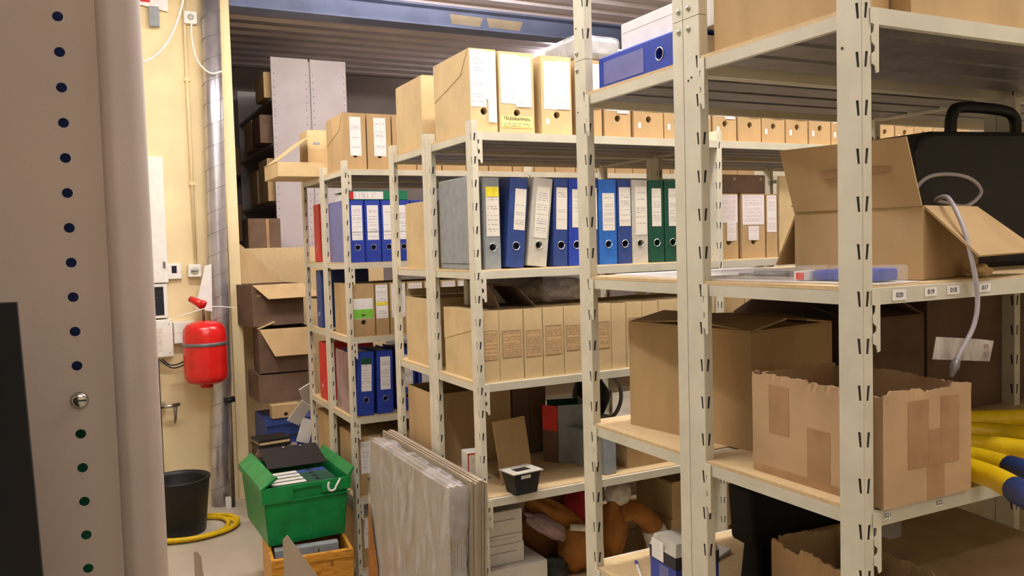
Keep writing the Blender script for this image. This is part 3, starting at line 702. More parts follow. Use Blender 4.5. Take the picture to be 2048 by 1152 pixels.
t = thing('plastic_folder', 'grey-mauve plastic folder at the end of the far rack lower shelf', 'folder', (1.2235, 4.29, zs)); B(0,.006,0,.30,0,.33).build('cover', 'purple', t); B(.0065,.0135,.01,.29,.004,.31).build('pages', 'paper', t)
zs = .4522; g = 'archive boxes on the far rack fifth shelf'
for i in range(4): archive_box('brown archive box low on the far rack, %s from the wrapped boards' % ORD[i], 1.2295+i*.14, 4.262, zs, .13, .33, .31, 'card', [(.14,.8,.37,.92,'pr1')], group=g)
zs = .0702
for i in range(3): archive_box('brown archive box on the lowest far shelf, %s from the corridor' % ORD[i], 1.2295+i*.14, 4.262, zs, .13, .33, .278, 'card', [(.16,.8,.36,.94,'pr1')], group='archive boxes on the lowest far shelf')
t = thing('grey_binder', 'grey binder with a red label lying flat near the floor', 'binder', (1.232, 4.258, zs+.279)); B(0,.3,0,.29,0,.075).build('cover', 'grey', t, bevel=.003); panel_uv('spine_label','paper',t,.05,.2,.015,.06,-.0002); B(.052,.09,-.0018,-.001,.018,.057).build('red_mark', 'red', t)
# farthest rack, end boxes and binders seen edge-on
def red_binder(lb, y, z, col, w=.15, h=.335):
    t = thing('ring_binder', lb, 'binder', (1.2235, y, z)); B(0,.29,0,w,0,h).build('cover', col, t, bevel=.006); n = 16
    q = mb(); q.tube([(-.0005, w/2+.014*math.cos(2*math.pi*i/n), .08+.014*math.sin(2*math.pi*i/n)) for i in range(n+1)], .0015, 6); q.build('finger_ring', 'ring', t, True)
red_binder('red binder at the end of the farthest rack, upper shelf', 4.84, 1.6752, 'red', .13)
red_binder('blue binder at the end of the farthest rack', 4.86, 1.2912, 'blue3', .11)
red_binder('red binder at the end of the farthest rack, lower shelf', 4.82, .8712, 'red', .15)
carton('cardboard_carton', 'brown carton inside the farthest rack near the floor', 'carton', 1.2285, 4.72, .4522, .4, .36, .33, 'card')

# ---------------------------------------------------------------- nearest rack contents
# top shelf
zs = 2.1302
carton('cardboard_carton', 'large tan carton at the top left end of the nearest rack', 'carton', 1.1905, 1.052, zs, .112, .335, .36, 'card')
carton('cardboard_carton', 'wide tan carton on the top right of the nearest rack', 'carton', 1.309, 1.012, zs, .46, .38, .34, 'card', tape=[('y0',.38,.43,.0,.34)])
lie = tuple(Matrix(((0,1,0),(0,0,1),(1,0,0))).to_euler())
t = binder('blue ring binder lying flat on the high shelf, spine to the corridor', 1.1895, 1.493, zs, 'blue', .082, .33, .29, (.14,.82,.42,.93,'lav'), rot=lie)
t = thing('white_carton', 'white carton lying on the flat blue binder, strongly lit', 'carton', (1.25, 1.45, zs+.0835)); B(0,.26,0,.36,0,.085).build('body', 'paper', t, bevel=.002); B(-.0006,-.0001,.0,.36,.06,.0615).build('lid_edge', 'wcard', t)
# middle shelf
zs = 1.6602
t = thing('white_board', 'flat white board lying on the shelf at eye level', 'board', (1.20, 1.50, zs)); q = mb(); q.prism([(0,0,0),(.47,0,0),(.47,.33,0),(.03,.33,0)], (0,0,.004)); q.build('sheet', 'paper', t); B(.0,.47,-.004,-.0002,.0,.0045).build('edge_strip', 'wcard', t)
ang = math.atan2(.26, .966)
t = carton('open_carton', 'brown carton with a tall lid flap up and side flaps spread', 'carton', 1.392, 1.052, zs+.001, .26, .262, .138, 'card', rz=R(14), flaps={'x0': (102, .13, 0, -.016), 'y0': (224, .135, -.03, .03), 'y1': (246, .12), 'x1': (265, .10)})
q = mb(); q.prism([(-.0105,.05,.205),(-.0105,.185,.20),(-.0105,.19,.213),(-.0105,.1,.216),(-.0105,.05,.212)], (-.001,0,0)); o = q.build('tape_tear', 'tape', t); o.location = (-.013, 0, 0)
lump('crumpled_paper', 'card2', t, (.2,-.03,.012), (.03,.02,.014), 4, .3, flat=-.8) if False else None
t = thing('crumpled_scrap', 'crumpled tan paper scrap on the shelf by the open carton', 'paper', (1.56, 1.055, zs)); lump('scrap', 'card2', t, (0,0,.012), (.03,.018,.013), 4, .3, flat=-.85)
# blister pack
t = thing('blister_pack', 'clear blister pack with a blue tool on a card, lying at the shelf edge', 'package', (1.222, 1.012, zs+.0005), R(5))
q = mb(); q.prism([(.0,.0,0),(.118,-.004,0),(.118,.40,0),(.02,.47,0),(-.005,.42,0)], (0,0,.002)); q.build('card', 'wcard', t)
q = mb(); q.prism([(.012,.012,.0022),(.108,.010,.0022),(.106,.20,.0022),(.012,.20,.0022)], (0,0,.030)); q.build('clear_shell', 'clear', t, bevel=.006)
q = mb(); q.prism([(.014,.215,.0022),(.104,.215,.0022),(.10,.39,.0022),(.022,.39,.0022)], (0,0,.024)); q.build('clear_shell', 'clear', t, bevel=.006)
q = mb(); q.box(.030,.090,.02,.115,.004,.027); q.box(.036,.084,.116,.165,.004,.023); q.build('blue_tool', 'blue', t, bevel=.005)
q = mb(); q.tube([(.05,.24,.012),(.055,.31,.012),(.06,.37,.011)], [.004,.004,.003], 8); q.tube([(.08,.24,.012),(.085,.35,.012)], .006, 8); q.build('metal_bits', 'galv', t, True)
B(.022,.094,.170,.196,.003,.021).build('printed_insert', 'paper', t); B(.020,.0215,.172,.19,.005,.018).build('red_print', 'red', t)
# black case
t = thing('equipment_case', 'large black plastic case with a carrying handle behind the open carton', 'case', (1.70, 1.30, zs))
q = mb(); q.prism([(0.03,0,.0),(.50,0,.0),(.50,0,.335),(.06,0,.322),(.015,0,.31),(-.005,0,.27)], (0,.26,0)); q.build('shell', 'black', t, bevel=.012)
q = mb(); q.tube(spline([(.20,.06,.32),(.205,.06,.37),(.24,.06,.393),(.40,.06,.393),(.45,.06,.375),(.455,.06,.33)]), .014, 10); q.build('handle', 'black', t, True)
B(-.035,-.002,.06,.16,.265,.282).build('latch', 'black', t, bevel=.004)
# cable with tag
t = thing('power_cable', 'grey cable looping from the open carton and hanging over the shelf edge', 'cable', (1.40, 1.0, zs))
q = mb(); q.tube(spline([(.16,.22,.15),(.19,.20,.20),(.26,.2,.213),(.34,.2,.205),(.38,.2,.175),(.33,.2,.145),(.22,.17,.15),(.12,.12,.152),(.06,.05,.153),(.03,.0,.10),(.02,-.025,.04),(.026,-.032,-.03),(.012,-.034,-.08),(-.022,-.032,-.125),(-.032,-.032,-.14)]), .0042, 10); q.build('cord', 'cable', t, True)
q = mb(); q.tube([(-.03,-.032,-.136),(-.037,-.032,-.148),(-.047,-.032,-.165)], [.006,.0085,.0035], 10); q.build('plug', 'galv', t, True)
q = mb(); q.prism([(-.03,.01,-.10),(.09,.01,-.113),(.135,.01,-.12),(.122,.01,-.158),(-.04,.01,-.14)], (0,-.001,0)); q.build('paper_tag', 'bag', t)
for k in range(2): B(.105,.118,.0082,.0088,-.132-.014*k,-.124-.014*k).build('tag_print', 'purple', t)
# lower shelf
zs = 1.2772
t = carton('cardboard_carton', 'plain tall brown carton turned slightly on the lower shelf', 'carton', 1.296, 1.405, zs, .30, .385, .262, 'card', rz=R(8.7), flaps={'x0': (9, .13), 'y0': (4.5, .17), 'y1': (4, .18), 'x1': (7, .1)})
B(-.0006,-.0001,.14,.17,.075,.1).build('stamp', 'stamp', t)
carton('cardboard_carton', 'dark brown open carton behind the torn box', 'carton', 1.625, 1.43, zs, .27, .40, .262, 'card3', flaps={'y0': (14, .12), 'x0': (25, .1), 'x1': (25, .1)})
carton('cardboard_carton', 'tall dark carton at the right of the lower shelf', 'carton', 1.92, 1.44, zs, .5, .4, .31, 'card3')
t = carton('torn_carton', 'open tan box with torn rim and brown tape at the shelf corner', 'carton', 1.1995, .984, zs, .232, .315, .197, 'card4', torn=.008, seed=3, tape=[('x0',.215,.268,.085,.18),('x0',.115,.17,.0165,.112),('x0',.03,.31,.0,.016),('y0',.062,.116,.06,.18),('y0',.148,.198,.06,.18),('y0',.1165,.1475,.06,.125),('y0',.112,.158,.0,.0595)])
# yellow hoses
HO = [([(1.5,1.375,.024),(1.7,1.34,.024),(1.88,1.275,.024),(2.0,1.215,.024),(2.1,1.13,.024)], None, 'topmost yellow hose of the bundle, farthest back'),
      ([(1.5,1.305,.024),(1.64,1.26,.024),(1.765,1.195,.024),(1.82,1.09,.024),(1.83,1.0,.024)], None, 'yellow hose second from the back of the bundle'),
      ([(1.48,1.245,.024),(1.58,1.19,.024),(1.656,1.122,.024),(1.69,1.03,.024)], None, 'shaded yellow hose in the middle of the bundle'),
      ([(1.47,1.17,.024),(1.52,1.11,.024),(1.553,1.052,.024),(1.535,.975,.026)], 'blue', 'yellow hose with a blue end, the upper of two'),
      ([(1.475,1.09,.024),(1.473,1.03,.024),(1.453,.955,.025),(1.41,.885,.026)], 'blue', 'yellow hose with a blue end, nearest the shelf edge')]
for k, (pts, end, lb) in enumerate(HO):
    t = thing('yellow_hose', lb, 'hose', (0, 0, zs), 0, 'bundle of yellow hoses')
    pth = spline(pts); q = mb(); q.tube(pth, .0215, 14); q.build('tube', 'yellow', t, True)
    if end:
        dv = (pth[-1]-pth[-2]).normalized(); q = mb(); q.tube([pth[-1]-dv*.004, pth[-1]+dv*.17], .0232, 14); q.build('blue_sleeve', 'blue3', t, True)
# bottom shelf
zs = .8952
t = thing('printed_carton', 'blue and black printed box on the bottom shelf by the double upright', 'box', (1.1925, 1.55, zs), R(-4)); B(0,.12,0,.11,0,.085).build('lower_sleeve', 'blue', t); B(-.001,.121,-.001,.111,.0855,.115).build('dark_band', 'hole', t)
q = mb(); q.hexa([(-.001,-.001,.1155),(.121,-.001,.1155),(.121,.111,.1155),(-.001,.111,.1155),(.01,.012,.142),(.115,.012,.142),(.115,.105,.142),(.01,.105,.142)]); q.build('lid', 'lgrey', t)
B(-.0018,-.0012,.05,.1,.088,.135).build('white_corner', 'paper', t); B(-.0008,-.0001,.03,.07,.0,.08).build('pale_print', 'lav', t)
t = thing('pen', 'blue ballpoint pen lying on the bottom shelf', 'pen', (1.205, 1.70, zs+.0045), R(62)); q = mb(); q.tube([(0,0,0),(.11,0,0)], .004, 8); q.build('barrel', 'white', t, True); q = mb(); q.tube([(.111,0,0),(.135,0,0),(.145,0,0)], [.0045,.004,.001], 8); q.build('cap', 'blue', t, True)
t = thing('paper_slip', 'white folded paper slip with a green mark on the bottom shelf', 'paper', (1.40, 1.70, zs), R(20)); q = mb(); q.hexa([(0,0,0),(.14,0,0),(.13,.1,0),(0,.09,0),(0,0,.002),(.14,0,.012),(.13,.1,.02),(0,.09,.003)]); q.build('sheet', 'paper', t); B(-.035,-.002,.02,.06,.0,.004).build('green_mark', 'glabel', t)
t = thing('office_monitor', 'black screen on a stand, seen from behind on the bottom shelf', 'monitor', (1.44, 1.52, zs), R(-6))
q = mb(); q.prism([(-.03,0,.10),(.27,0,.10),(.30,0,.2),(.29,0,.245),(-.04,0,.245)], (0,.1,0)); q.build('housing', 'blackm', t, bevel=.01)
q = mb(); q.hexa([(-.02,.0,.0),(.11,.0,0),(.11,.08,0),(-.02,.08,0),(-.005,.02,.11),(.11,.02,.11),(.11,.08,.11),(-.005,.08,.11)]); q.build('stand', 'blackm', t, bevel=.008)
t = carton('torn_carton', 'brown box with a ragged cut rim on the bottom shelf', 'carton', 1.262, 1.035, zs, .17, .34, .195, 'card4', rz=R(-9), torn=.014, seed=11)
q = mb(); q.hexa([(.006,.06,.15),(.02,.006,.13),(.16,.1,.13),(.16,.16,.15),(.006,.06,.154),(.02,.006,.134),(.16,.1,.134),(.16,.16,.154)]); q.build('inner_flap', 'card4', t)
t = thing('cardboard_carton', 'orange-brown taped carton lying on the bottom shelf', 'carton', (1.50, 1.06, zs), R(-3)); 
q = mb(); q.hexa([(0,0,0),(.45,0,0),(.45,.40,0),(0,.40,0),(0,0,.14),(.45,0,.13),(.45,.40,.15),(0,.40,.15)]); q.build('body', 'card', t)
q = mb(); q.hexa([(0,.17,.1454),(.45,.17,.1356),(.45,.22,.1396),(0,.22,.1464),(0,.17,.146),(.45,.17,.1362),(.45,.22,.1402),(0,.22,.147)]); q.build('tape_strip', 'tape', t)
q = mb(); q.hexa([(.12,.27,.1458),(.26,.27,.1446),(.26,.36,.1476),(.12,.36,.1476),(.12,.27,.147),(.26,.27,.146),(.26,.36,.149),(.12,.36,.149)]); q.build('shipping_label', 'paper', t)

# ---------------------------------------------------------------- left foreground: perforated end panel
t = thing('steel_shelf_unit', 'grey perforated steel end panel filling the left foreground', 'shelving', (-.40, .75, 0))
def perforated(m, x0, x1, z0, z1, hx, hp, hr, zoff=0, depth=.0015):
    z = z0
    while z < z1-1e-6:
        zt = min(z+hp, z1); cz = (z+zt)/2
        xa_, xb_ = hx-hp/2, hx+hp/2
        if zt-z > hp*.9:
            b = len(m.v); n = 16; ring = []; out = []
            for i in range(n):
                a = 2*math.pi*i/n+math.pi/n; ca, sa = math.cos(a), math.sin(a); k = (hp/2)/max(abs(ca),abs(sa))
                ring.append((hx+hr*ca, 0, cz+hr*sa)); out.append((hx+k*ca, 0, cz+k*sa))
            cor = [(xb_,0,zt),(xa_,0,zt),(xa_,0,z),(xb_,0,z)]
            m.v += ring+out+[(p[0], depth, p[2]) for p in ring]+cor
            def ed(p):
                if abs(p[0]-xb_) < 1e-6: return 0
                if abs(p[2]-zt) < 1e-6: return 1
                if abs(p[0]-xa_) < 1e-6: return 2
                return 3
            for i in range(n):
                j = (i+1) % n; e1, e2 = ed(out[i]), ed(out[j])
                if e1 == e2: m.f.append((b+i, b+j, b+n+j, b+n+i))
                else: m.f.append((b+i, b+j, b+n+j, b+3*n+e1, b+n+i))
                m.f.append((b+j, b+i, b+2*n+i, b+2*n+j))
        else: m.quad((xa_,0,z),(xb_,0,z),(xb_,0,zt),(xa_,0,zt))
        m.quad((x0,0,z),(xa_,0,z),(xa_,0,zt),(x0,0,zt)); m.quad((xb_,0,z),(x1,0,z),(x1,0,zt),(xb_,0,zt))
        z = zt
q = mb(); HP = .0273
z_first = 1.936 - HP/2 - 68*HP
perforated(q, 0, .418, z_first, z_first+96*HP, .392, HP, .0039)
q.build('end_panel', 'panel', t)
# rounded folded edge
q = mb(); prof = [(.418,0)]+[(.4195+.0205*k/8, -.0036*math.sin(math.pi*.5*min(1,k/3))) for k in range(1,9)]+[(.440+.012*math.sin(a), .0084-.012*math.cos(a)) for a in [math.pi*.5*k/10 for k in range(1,11)]]+[(.452,.034),(.449,.034),(.449,.014),(.446,.006),(.440,.0025),(.418,.0022)]
q.prism([(a, b, z_first) for a, b in prof], (0,0,96*HP)); o = q.build('folded_edge', 'panel', t)
for p in o.data.polygons: p.use_smooth = len(p.vertices) == 4 and max(o.data.vertices[v].co.y for v in p.vertices) < .0125
def screw(t, x, z):
    q = mb(); q.lathe([(.0063,0),(.0066,.0012),(.005,.0032),(.0022,.0042)], 16); o = q.build('screw_head', 'bolt', t, True); o.location = (x, -.0003, z); o.rotation_euler = (R(90),0,0)
    B(x-.0048,x+.0048,-.0050,-.0042,z-.0006,z+.0006).build('screw_slot', 'hole', t).rotation_euler = (0,0,0)
screw(t, .3927, 1.936-11*HP)
B(.0,.44,.035,.9,.3,.32).build('shelf', 'panel', t); B(.0,.44,.035,.9,1.05,1.07).build('shelf', 'panel', t); B(.0,.44,.035,.9,2.1,2.12).build('shelf', 'panel', t)
for nm, z0, z1, mm, lb in (('storage_box', 1.64, 2.095, 'blue3', 'blue storage box glimpsed through the upper holes of the panel'), ('storage_box', 1.0701, 1.635, 'greenb', 'green storage box glimpsed through the lower holes of the panel')):
    o = thing(nm, lb, 'box', (-.36, .80, z0)); B(0,.40,0,.5,0,z1-z0).build('case', mm, o, bevel=.004); B(-.002,.402,-.004,.0,z1-z0-.03,z1-z0-.002).build('rim', mm, o)
# black board leaning in the corner
t = thing('black_board', 'tall matt black board leaning before the perforated panel', 'board', (-.45, .62, 0)); q = mb(); q.prism([(0,-.012,.0),(.466,-.012,.0),(.412,-.012,1.722),(0,-.012,1.727)], (0,.012,0)); q.build('sheet', 'blackm', t); q = mb(); q.prism([(0,.0002,1.70),(.411,.0002,1.70),(.410,.0002,1.7215),(0,.0002,1.7265)], (0,.004,0)); q.build('top_fold', 'blackm', t)

# ---------------------------------------------------------------- plastered wall with services
YW = 6.15
t = thing('ventilation_duct', 'tall spiral steel duct running down the plastered wall', 'duct', (.82, 6.075, 0)); 
q = mb(); q.tube([(-.045,0,0),(-.04,0,.3),(.0,0,.9),(.008,0,1.75),(.022,0,2.6),(.036,0,3.6)], .064, 24); q.build('pipe', 'duct', t, True)
q = mb(); pth = []
def ductx(z):
    K = [(0,-.045),(.3,-.04),(.9,0),(1.75,.008),(2.6,.022),(3.6,.036)]
    for (a, xa), (b, xb_) in zip(K[:-1], K[1:]):
        if z <= b: return xa+(xb_-xa)*(z-a)/(b-a)
    return K[-1][1]
for i in range(24*24):
    a = i*2*math.pi/24; z = .03+i*.146/24
    if z > 3.57: break
    pth.append((ductx(z)+.0645*math.cos(a), .0645*math.sin(a), z))
q.tube(pth, .0016, 5); q.build('spiral_seam', 'galv', t, True)
t = thing('expansion_vessel', 'red expansion tank with a steel band, hung on the wall', 'tank', (.697, 5.90, .885))
q = mb(); q.lathe([(.04,-.03),(.04,-.002),(.09,.0),(.122,.012),(.136,.035),(.138,.07),(.138,.315),(.132,.36),(.11,.392),(.06,.41),(.02,.414)], 36); q.build('tank', 'redp', t, True)
q = mb(); q.lathe([(.1385,.25),(.142,.252),(.142,.272),(.1385,.274)], 36); q.build('band', 'galv', t, True)
q = mb(); q.tube([(0,0,.414),(0,0,.50)], .008, 8); q.build('inlet_pipe', 'copper', t, True)
q = mb(); q.tube([(0,0,.50),(-.03,-.01,.535),(-.075,.03,.56)], [.022,.026,.02], 10); q.build('red_valve', 'redp', t, True)
q = mb(); q.tube([(0,-.035,.53),(0,.03,.53)], .02, 12); q.build('red_knob', 'redp', t, True)
B(-.01,.01,.1425,.245,.24,.28).build('wall_bracket', 'galv', t)
t = thing('paper_tag', 'white paper tag hanging above the red tank', 'tag', (.69, 6.02, 1.37)); q = mb(); q.hexa([(-.03,0,.0),(.075,-.02,-.02),(.075,-.018,-.02),(-.03,.002,.0),(.045,0,.29),(.085,-.01,.30),(.085,-.008,.30),(.045,.002,.29)]); q.build('sheet', 'paper', t)
t = thing('cable_tie', 'thin white cable tie sticking out above the red tank', 'cable tie', (.695, 5.85, 1.37)); q = mb(); q.tube(spline([(-.17,0,-.035),(-.06,0,-.005),(.06,0,.02),(.2,0,.005)]), .0035, 6); q.build('strap', 'white', t, True)
t = thing('cable_conduit', 'slim cream conduit running down to the wall socket', 'conduit', (.69, 6.135, 1.66)); q = mb(); q.tube([(0,0,0),(.0,0,1.92)], .011, 10); q.build('tube', 'wall', t, True)
for z in (.55, 1.25): B(-.018,.018,-.014,.014,z,z+.02).build('clip', 'wall', t)
t = thing('wall_socket', 'white wall socket box at the foot of the conduit', 'socket', (.635, 6.09, 1.585)); B(0,.085,0,.058,0,.085).build('housing', 'white', t, bevel=.005); q = mb(); q.lathe([(.024,0),(.026,.003),(.02,.005)], 16); o = q.build('switch_disc', 'lgrey', t, True); o.location = (.042,-.0005,.042); o.rotation_euler = (R(90),0,0); B(.02,.06,-.012,-.006,.038,.045).build('switch_bar', 'galv', t)
t = thing('thermostat', 'white wall thermostat with a small dark display', 'thermostat', (.503, 6.12, 1.575)); B(0,.092,0,.029,0,.105).build('housing', 'white', t, bevel=.005); B(.03,.062,-.0008,-.0001,.04,.09).build('display', 'screen', t)
t = thing('wall_cabinet', 'tall white wall cabinet at the edge of the near panel', 'cabinet', (.22, 6.05, 1.555)); B(0,.285,0,.1,0,.835).build('case', 'white', t, bevel=.006); B(.255,.27,-.006,-.0002,.10,.14).build('handle', 'galv', t)
t = thing('electric_meter', 'dark-windowed meter box below the tall white cabinet', 'meter', (.32, 6.06, 1.32)); B(0,.175,0,.09,0,.23).build('housing', 'white', t, bevel=.004); B(.03,.15,-.003,-.0002,.02,.21).build('window', 'screen', t)
for z in (.05,.09,.13,.17): B(.035,.145,-.005,-.0031,z,z+.008).build('louvre', 'black', t)
t = thing('junction_box', 'white fuse box with a printed strip beside the red tank', 'fuse box', (.33, 6.05, 1.06)); B(0,.185,0,.1,0,.25).build('housing', 'white', t, bevel=.005); panel_uv('printed_strip', 'pr5', t, .07,.12,.04,.2,-.0002)
for z in (.02,.215): B(.16,.166,-.003,-.0002,z,z+.006).build('screw', 'hole', t)
t = thing('cable_trunking', 'white cable trunking beside the fuse box', 'trunking', (.525, 6.09, 1.14)); B(0,.14,0,.058,0,.145).build('housing', 'white', t, bevel=.004); B(.002,.138,-.001,-.0002,.07,.073).build('lid_line', 'lgrey', t)
t = thing('junction_box', 'small clear-white junction box high on the wall', 'junction box', (.685, 6.10, 3.29)); B(0,.085,0,.048,0,.085).build('housing', 'white', t, bevel=.006); q = mb(); q.lathe([(.018,0),(.02,.004),(.012,.008)], 12); o = q.build('gland', 'lgrey', t, True); o.location = (.043,-.0005,.043); o.rotation_euler = (R(90),0,0)
t = thing('loose_cable', 'white cable drooping from the junction box to the duct', 'cable', (.728, 6.07, 3.29)); q = mb(); q.tube(spline([(0,0,0),(-.005,-.02,-.12),(.02,-.05,-.26),(.09,-.09,-.345),(.17,-.10,-.33)]), .006, 8); q.build('cord', 'white', t, True)
t = thing('loose_cable', 'white cable sagging in front of the upper wall', 'cable', (.40, 5.95, 2.98)); q = mb(); q.tube(spline([(-.25,0,.02),(-.05,0,-.005),(.06,0,.03),(.16,0,.14),(.24,0,.32),(.29,0,.52)]), .008, 8); q.build('cord', 'white', t, True)
t = thing('wall_notice', 'white notice sheet at the top of the plastered wall', 'notice', (.30, 6.12, 3.36)); q = mb(); q.prism([(0,0,.05),(.29,0,.0),(.29,0,.21),(0,0,.22)], (0,.002,0)); q.build('sheet', 'paper', t); B(.12,.18,-.004,-.0002,.05,.075).build('red_pin', 'redp', t); B(.17,.23,-.03,-.0002,-.11,.02).build('dark_clip', 'grey', t)
t = thing('heating_pipe', 'thin dull pipe with a valve head rising from the floor', 'pipe', (.842, 5.975, 0)); q = mb(); q.tube([(0,0,0),(.005,0,.72)], .012, 10); q.build('tube', 'copper', t, True); q = mb(); q.tube([(-.03,0,.735),(.04,0,.745)], .02, 10); q.build('valve_head', 'black', t, True); B(-.05,-.015,-.01,.03,.0,.07).build('floor_collar', 'white', t)
t = thing('water_tap', 'chrome wall tap with a short spout left of the duct', 'tap', (.40, 6.06, .72)); q = mb(); q.tube([(0,0,0),(.14,0,.012)], .013, 10); q.build('spout', 'bolt', t, True); q = mb(); q.tube([(.11,-.005,.0),(.105,-.01,-.08),(.1,-.01,-.11)], [.012,.008,.004], 10); q.build('outlet', 'copper', t, True); B(.01,.05,.01,.09,-.012,.03).build('mount', 'bolt', t)
t = thing('heating_pipe', 'dull riser pipe beside the near panel edge', 'pipe', (.402, 6.03, 0)); q = mb(); q.tube([(0,0,0),(.004,0,1.05)], .016, 10); q.build('tube', 'copper', t, True)
t = thing('electric_wires', 'dark wires looping below the fuse box', 'wires', (.44, 6.05, 1.0)); q = mb(); q.tube(spline([(0,0,.05),(.05,-.01,.005),(.13,-.01,.02),(.19,0,.09)]), .005, 6); q.tube(spline([(-.02,0,.05),(.06,-.015,-.015),(.15,-.015,.01),(.2,0,.08)]), .005, 6); q.build('wire_pair', 'black', t, True)
# bucket and hose on the floor
t = thing('black_bucket', 'black plastic bucket standing on a coiled yellow hose', 'bucket', (.47, 5.62, 0.001))
q = mb(); q.lathe([(.145,0),(.15,.01),(.183,.33),(.19,.335),(.19,.345),(.178,.345),(.17,.32),(.14,.02),(.02,.018)], 36); q.build('shell', 'black', t, True)
t = thing('garden_hose', 'yellow hose coiled on the floor around the bucket', 'hose', (.52, 5.60, 0))
q = mb(); pth = [( (.225+.03*math.sin(a*.37)+.012*(a/6.28))*math.cos(a)*1.05, (.225+.02*math.sin(a*.61))*math.sin(a)*.98, .013+.0035*(a/6.28)+.004*math.sin(a*1.7)) for a in [i*.16 for i in range(160)]]
q.tube(pth, .0125, 8); q.build('coil', 'yellow', t, True)

# ---------------------------------------------------------------- corridor floor: crates and boards
t = thing('wooden_crate', 'yellow varnished wooden crate on the floor under the green one', 'crate', (.70, 3.89, 0), R(-6))
W_, D_, H_ = .375, .52, .335
q = mb(); q.box(0,W_,0,.016,0,H_); q.build('front_board', 'ycrate', t, bevel=.002); B(0,W_,D_-.016,D_,0,H_).build('back_board', 'ycrate', t, bevel=.002); B(0,.016,.0165,D_-.0165,0,H_).build('side_board', 'ycrate', t, bevel=.002); B(W_-.016,W_,.0165,D_-.0165,0,H_).build('side_board', 'ycrate', t, bevel=.002); B(.0165,W_-.0165,.0165,D_-.0165,0,.012).build('floor_board', 'ycrate', t)
B(0,W_,-.008,-.0005,H_-.035,H_-.002).build('top_rail', 'ycrate', t); B(.04,.22,-.01,-.0005,H_-.085,H_-.065).build('handle_rail', 'ycrate', t)
text(t, 'painted_letter', 'S', .035, (.275,-.0012,H_-.06), (R(90),0,0), 'hole'); text(t, 'painted_word', 'uuuuu', .03, (.25,-.0012,H_-.13), (R(90),0,0), 'hole')
t = thing('grey_binder', 'grey metal-edged binder tipped inside the wooden crate', 'binder', (.735, 3.965, .0125), R(-6)); q = mb(); q.hexa([(0,.0,.0),(.30,0,.0),(.30,.05,.0),(0,.05,.0),(0,.035,.325),(.30,.035,.325),(.30,.085,.325),(0,.085,.325)]); q.build('cover', 'grey', t, bevel=.004)
for xx in (.11,.2): B(xx,xx+.006,.028,.036,.27,.31).build('clip', 'bolt', t)
# green crate
t = thing('green_crate', 'green plastic crate with lid flaps open, full of binders', 'crate', (.705, 4.05, .337), R(1))
W_, D_, H_ = .415, .56, .285; ta = .022
def wallq(m, y0, y1): pass
q = mb()
q.hexa([(ta,ta,0),(W_-ta,ta,0),(W_-ta,ta+.004,0),(ta,ta+.004,0),(0,0,H_),(W_,0,H_),(W_,.004,H_),(0,.004,H_)])
q.hexa([(ta,D_-ta-.004,0),(W_-ta,D_-ta-.004,0),(W_-ta,D_-ta,0),(ta,D_-ta,0),(0,D_-.004,H_),(W_,D_-.004,H_),(W_,D_,H_),(0,D_,H_)])
q.hexa([(ta,ta,0),(ta+.004,ta,0),(ta+.004,D_-ta,0),(ta,D_-ta,0),(0,0,H_),(.004,0,H_),(.004,D_,H_),(0,D_,H_)])
q.hexa([(W_-ta-.004,ta,0),(W_-ta,ta,0),(W_-ta,D_-ta,0),(W_-ta-.004,D_-ta,0),(W_-.004,0,H_),(W_,0,H_),(W_,D_,H_),(W_-.004,D_,H_)])
q.box(ta,W_-ta,ta,D_-ta,0,.004); q.build('tub', 'green', t)
q = mb(); q.box(-.006,W_+.006,-.008,-.0005,H_-.075,H_-.068); q.box(-.008,.14,-.010,.0,H_-.068,H_+.004); q.box(.28,W_+.008,-.010,.0,H_-.055,H_+.004); q.box(.14,.28,-.010,0,H_-.018,H_+.004); q.build('front_rim', 'green', t, bevel=.002)
q = mb(); q.box(-.010,-.0005,-.010,D_+.01,H_-.03,H_+.004); q.box(W_+.0005,W_+.01,-.010,D_+.01,H_-.03,H_+.004); q.box(-.01,W_+.01,D_+.0005,D_+.01,H_-.03,H_+.004); q.build('rim', 'green', t, bevel=.002)
q = mb(); q.hexa([(-.012,0,H_+.005),(.006,0,H_+.005),(.006,D_,H_+.005),(-.012,D_,H_+.005),(.055,.0,H_+.055),(.065,.0,H_+.048),(.065,D_,H_+.048),(.055,D_,H_+.055)]); q.hexa([(-.016,-.012,H_+.002),(.0,-.012,H_+.002),(.0,.03,H_+.002),(-.016,.03,H_+.002),(.06,-.012,H_+.055),(.075,-.012,H_+.045),(.075,.03,H_+.045),(.06,.03,H_+.055)]); q.build('lid_flap', 'green', t, bevel=.003)
q = mb(); q.hexa([(W_-.004,0,H_+.005),(W_+.012,0,H_+.005),(W_+.012,D_,H_+.005),(W_-.004,D_,H_+.005),(W_+.025,0,H_+.045),(W_+.035,0,H_+.045),(W_+.035,D_,H_+.045),(W_+.025,D_,H_+.045)]); q.build('lid_flap', 'green', t, bevel=.003)
q = mb(); q.tube(spline([(.315,-.0105,H_-.008),(.31,-.0105,H_-.03),(.318,-.0105,H_-.05),(.34,-.0105,H_-.05),(.352,-.0105,H_-.03),(.365,-.0105,H_-.01),(.372,-.0105,H_+.001)]), .006, 6); q.build('painted_mark', 'paper', t, True)
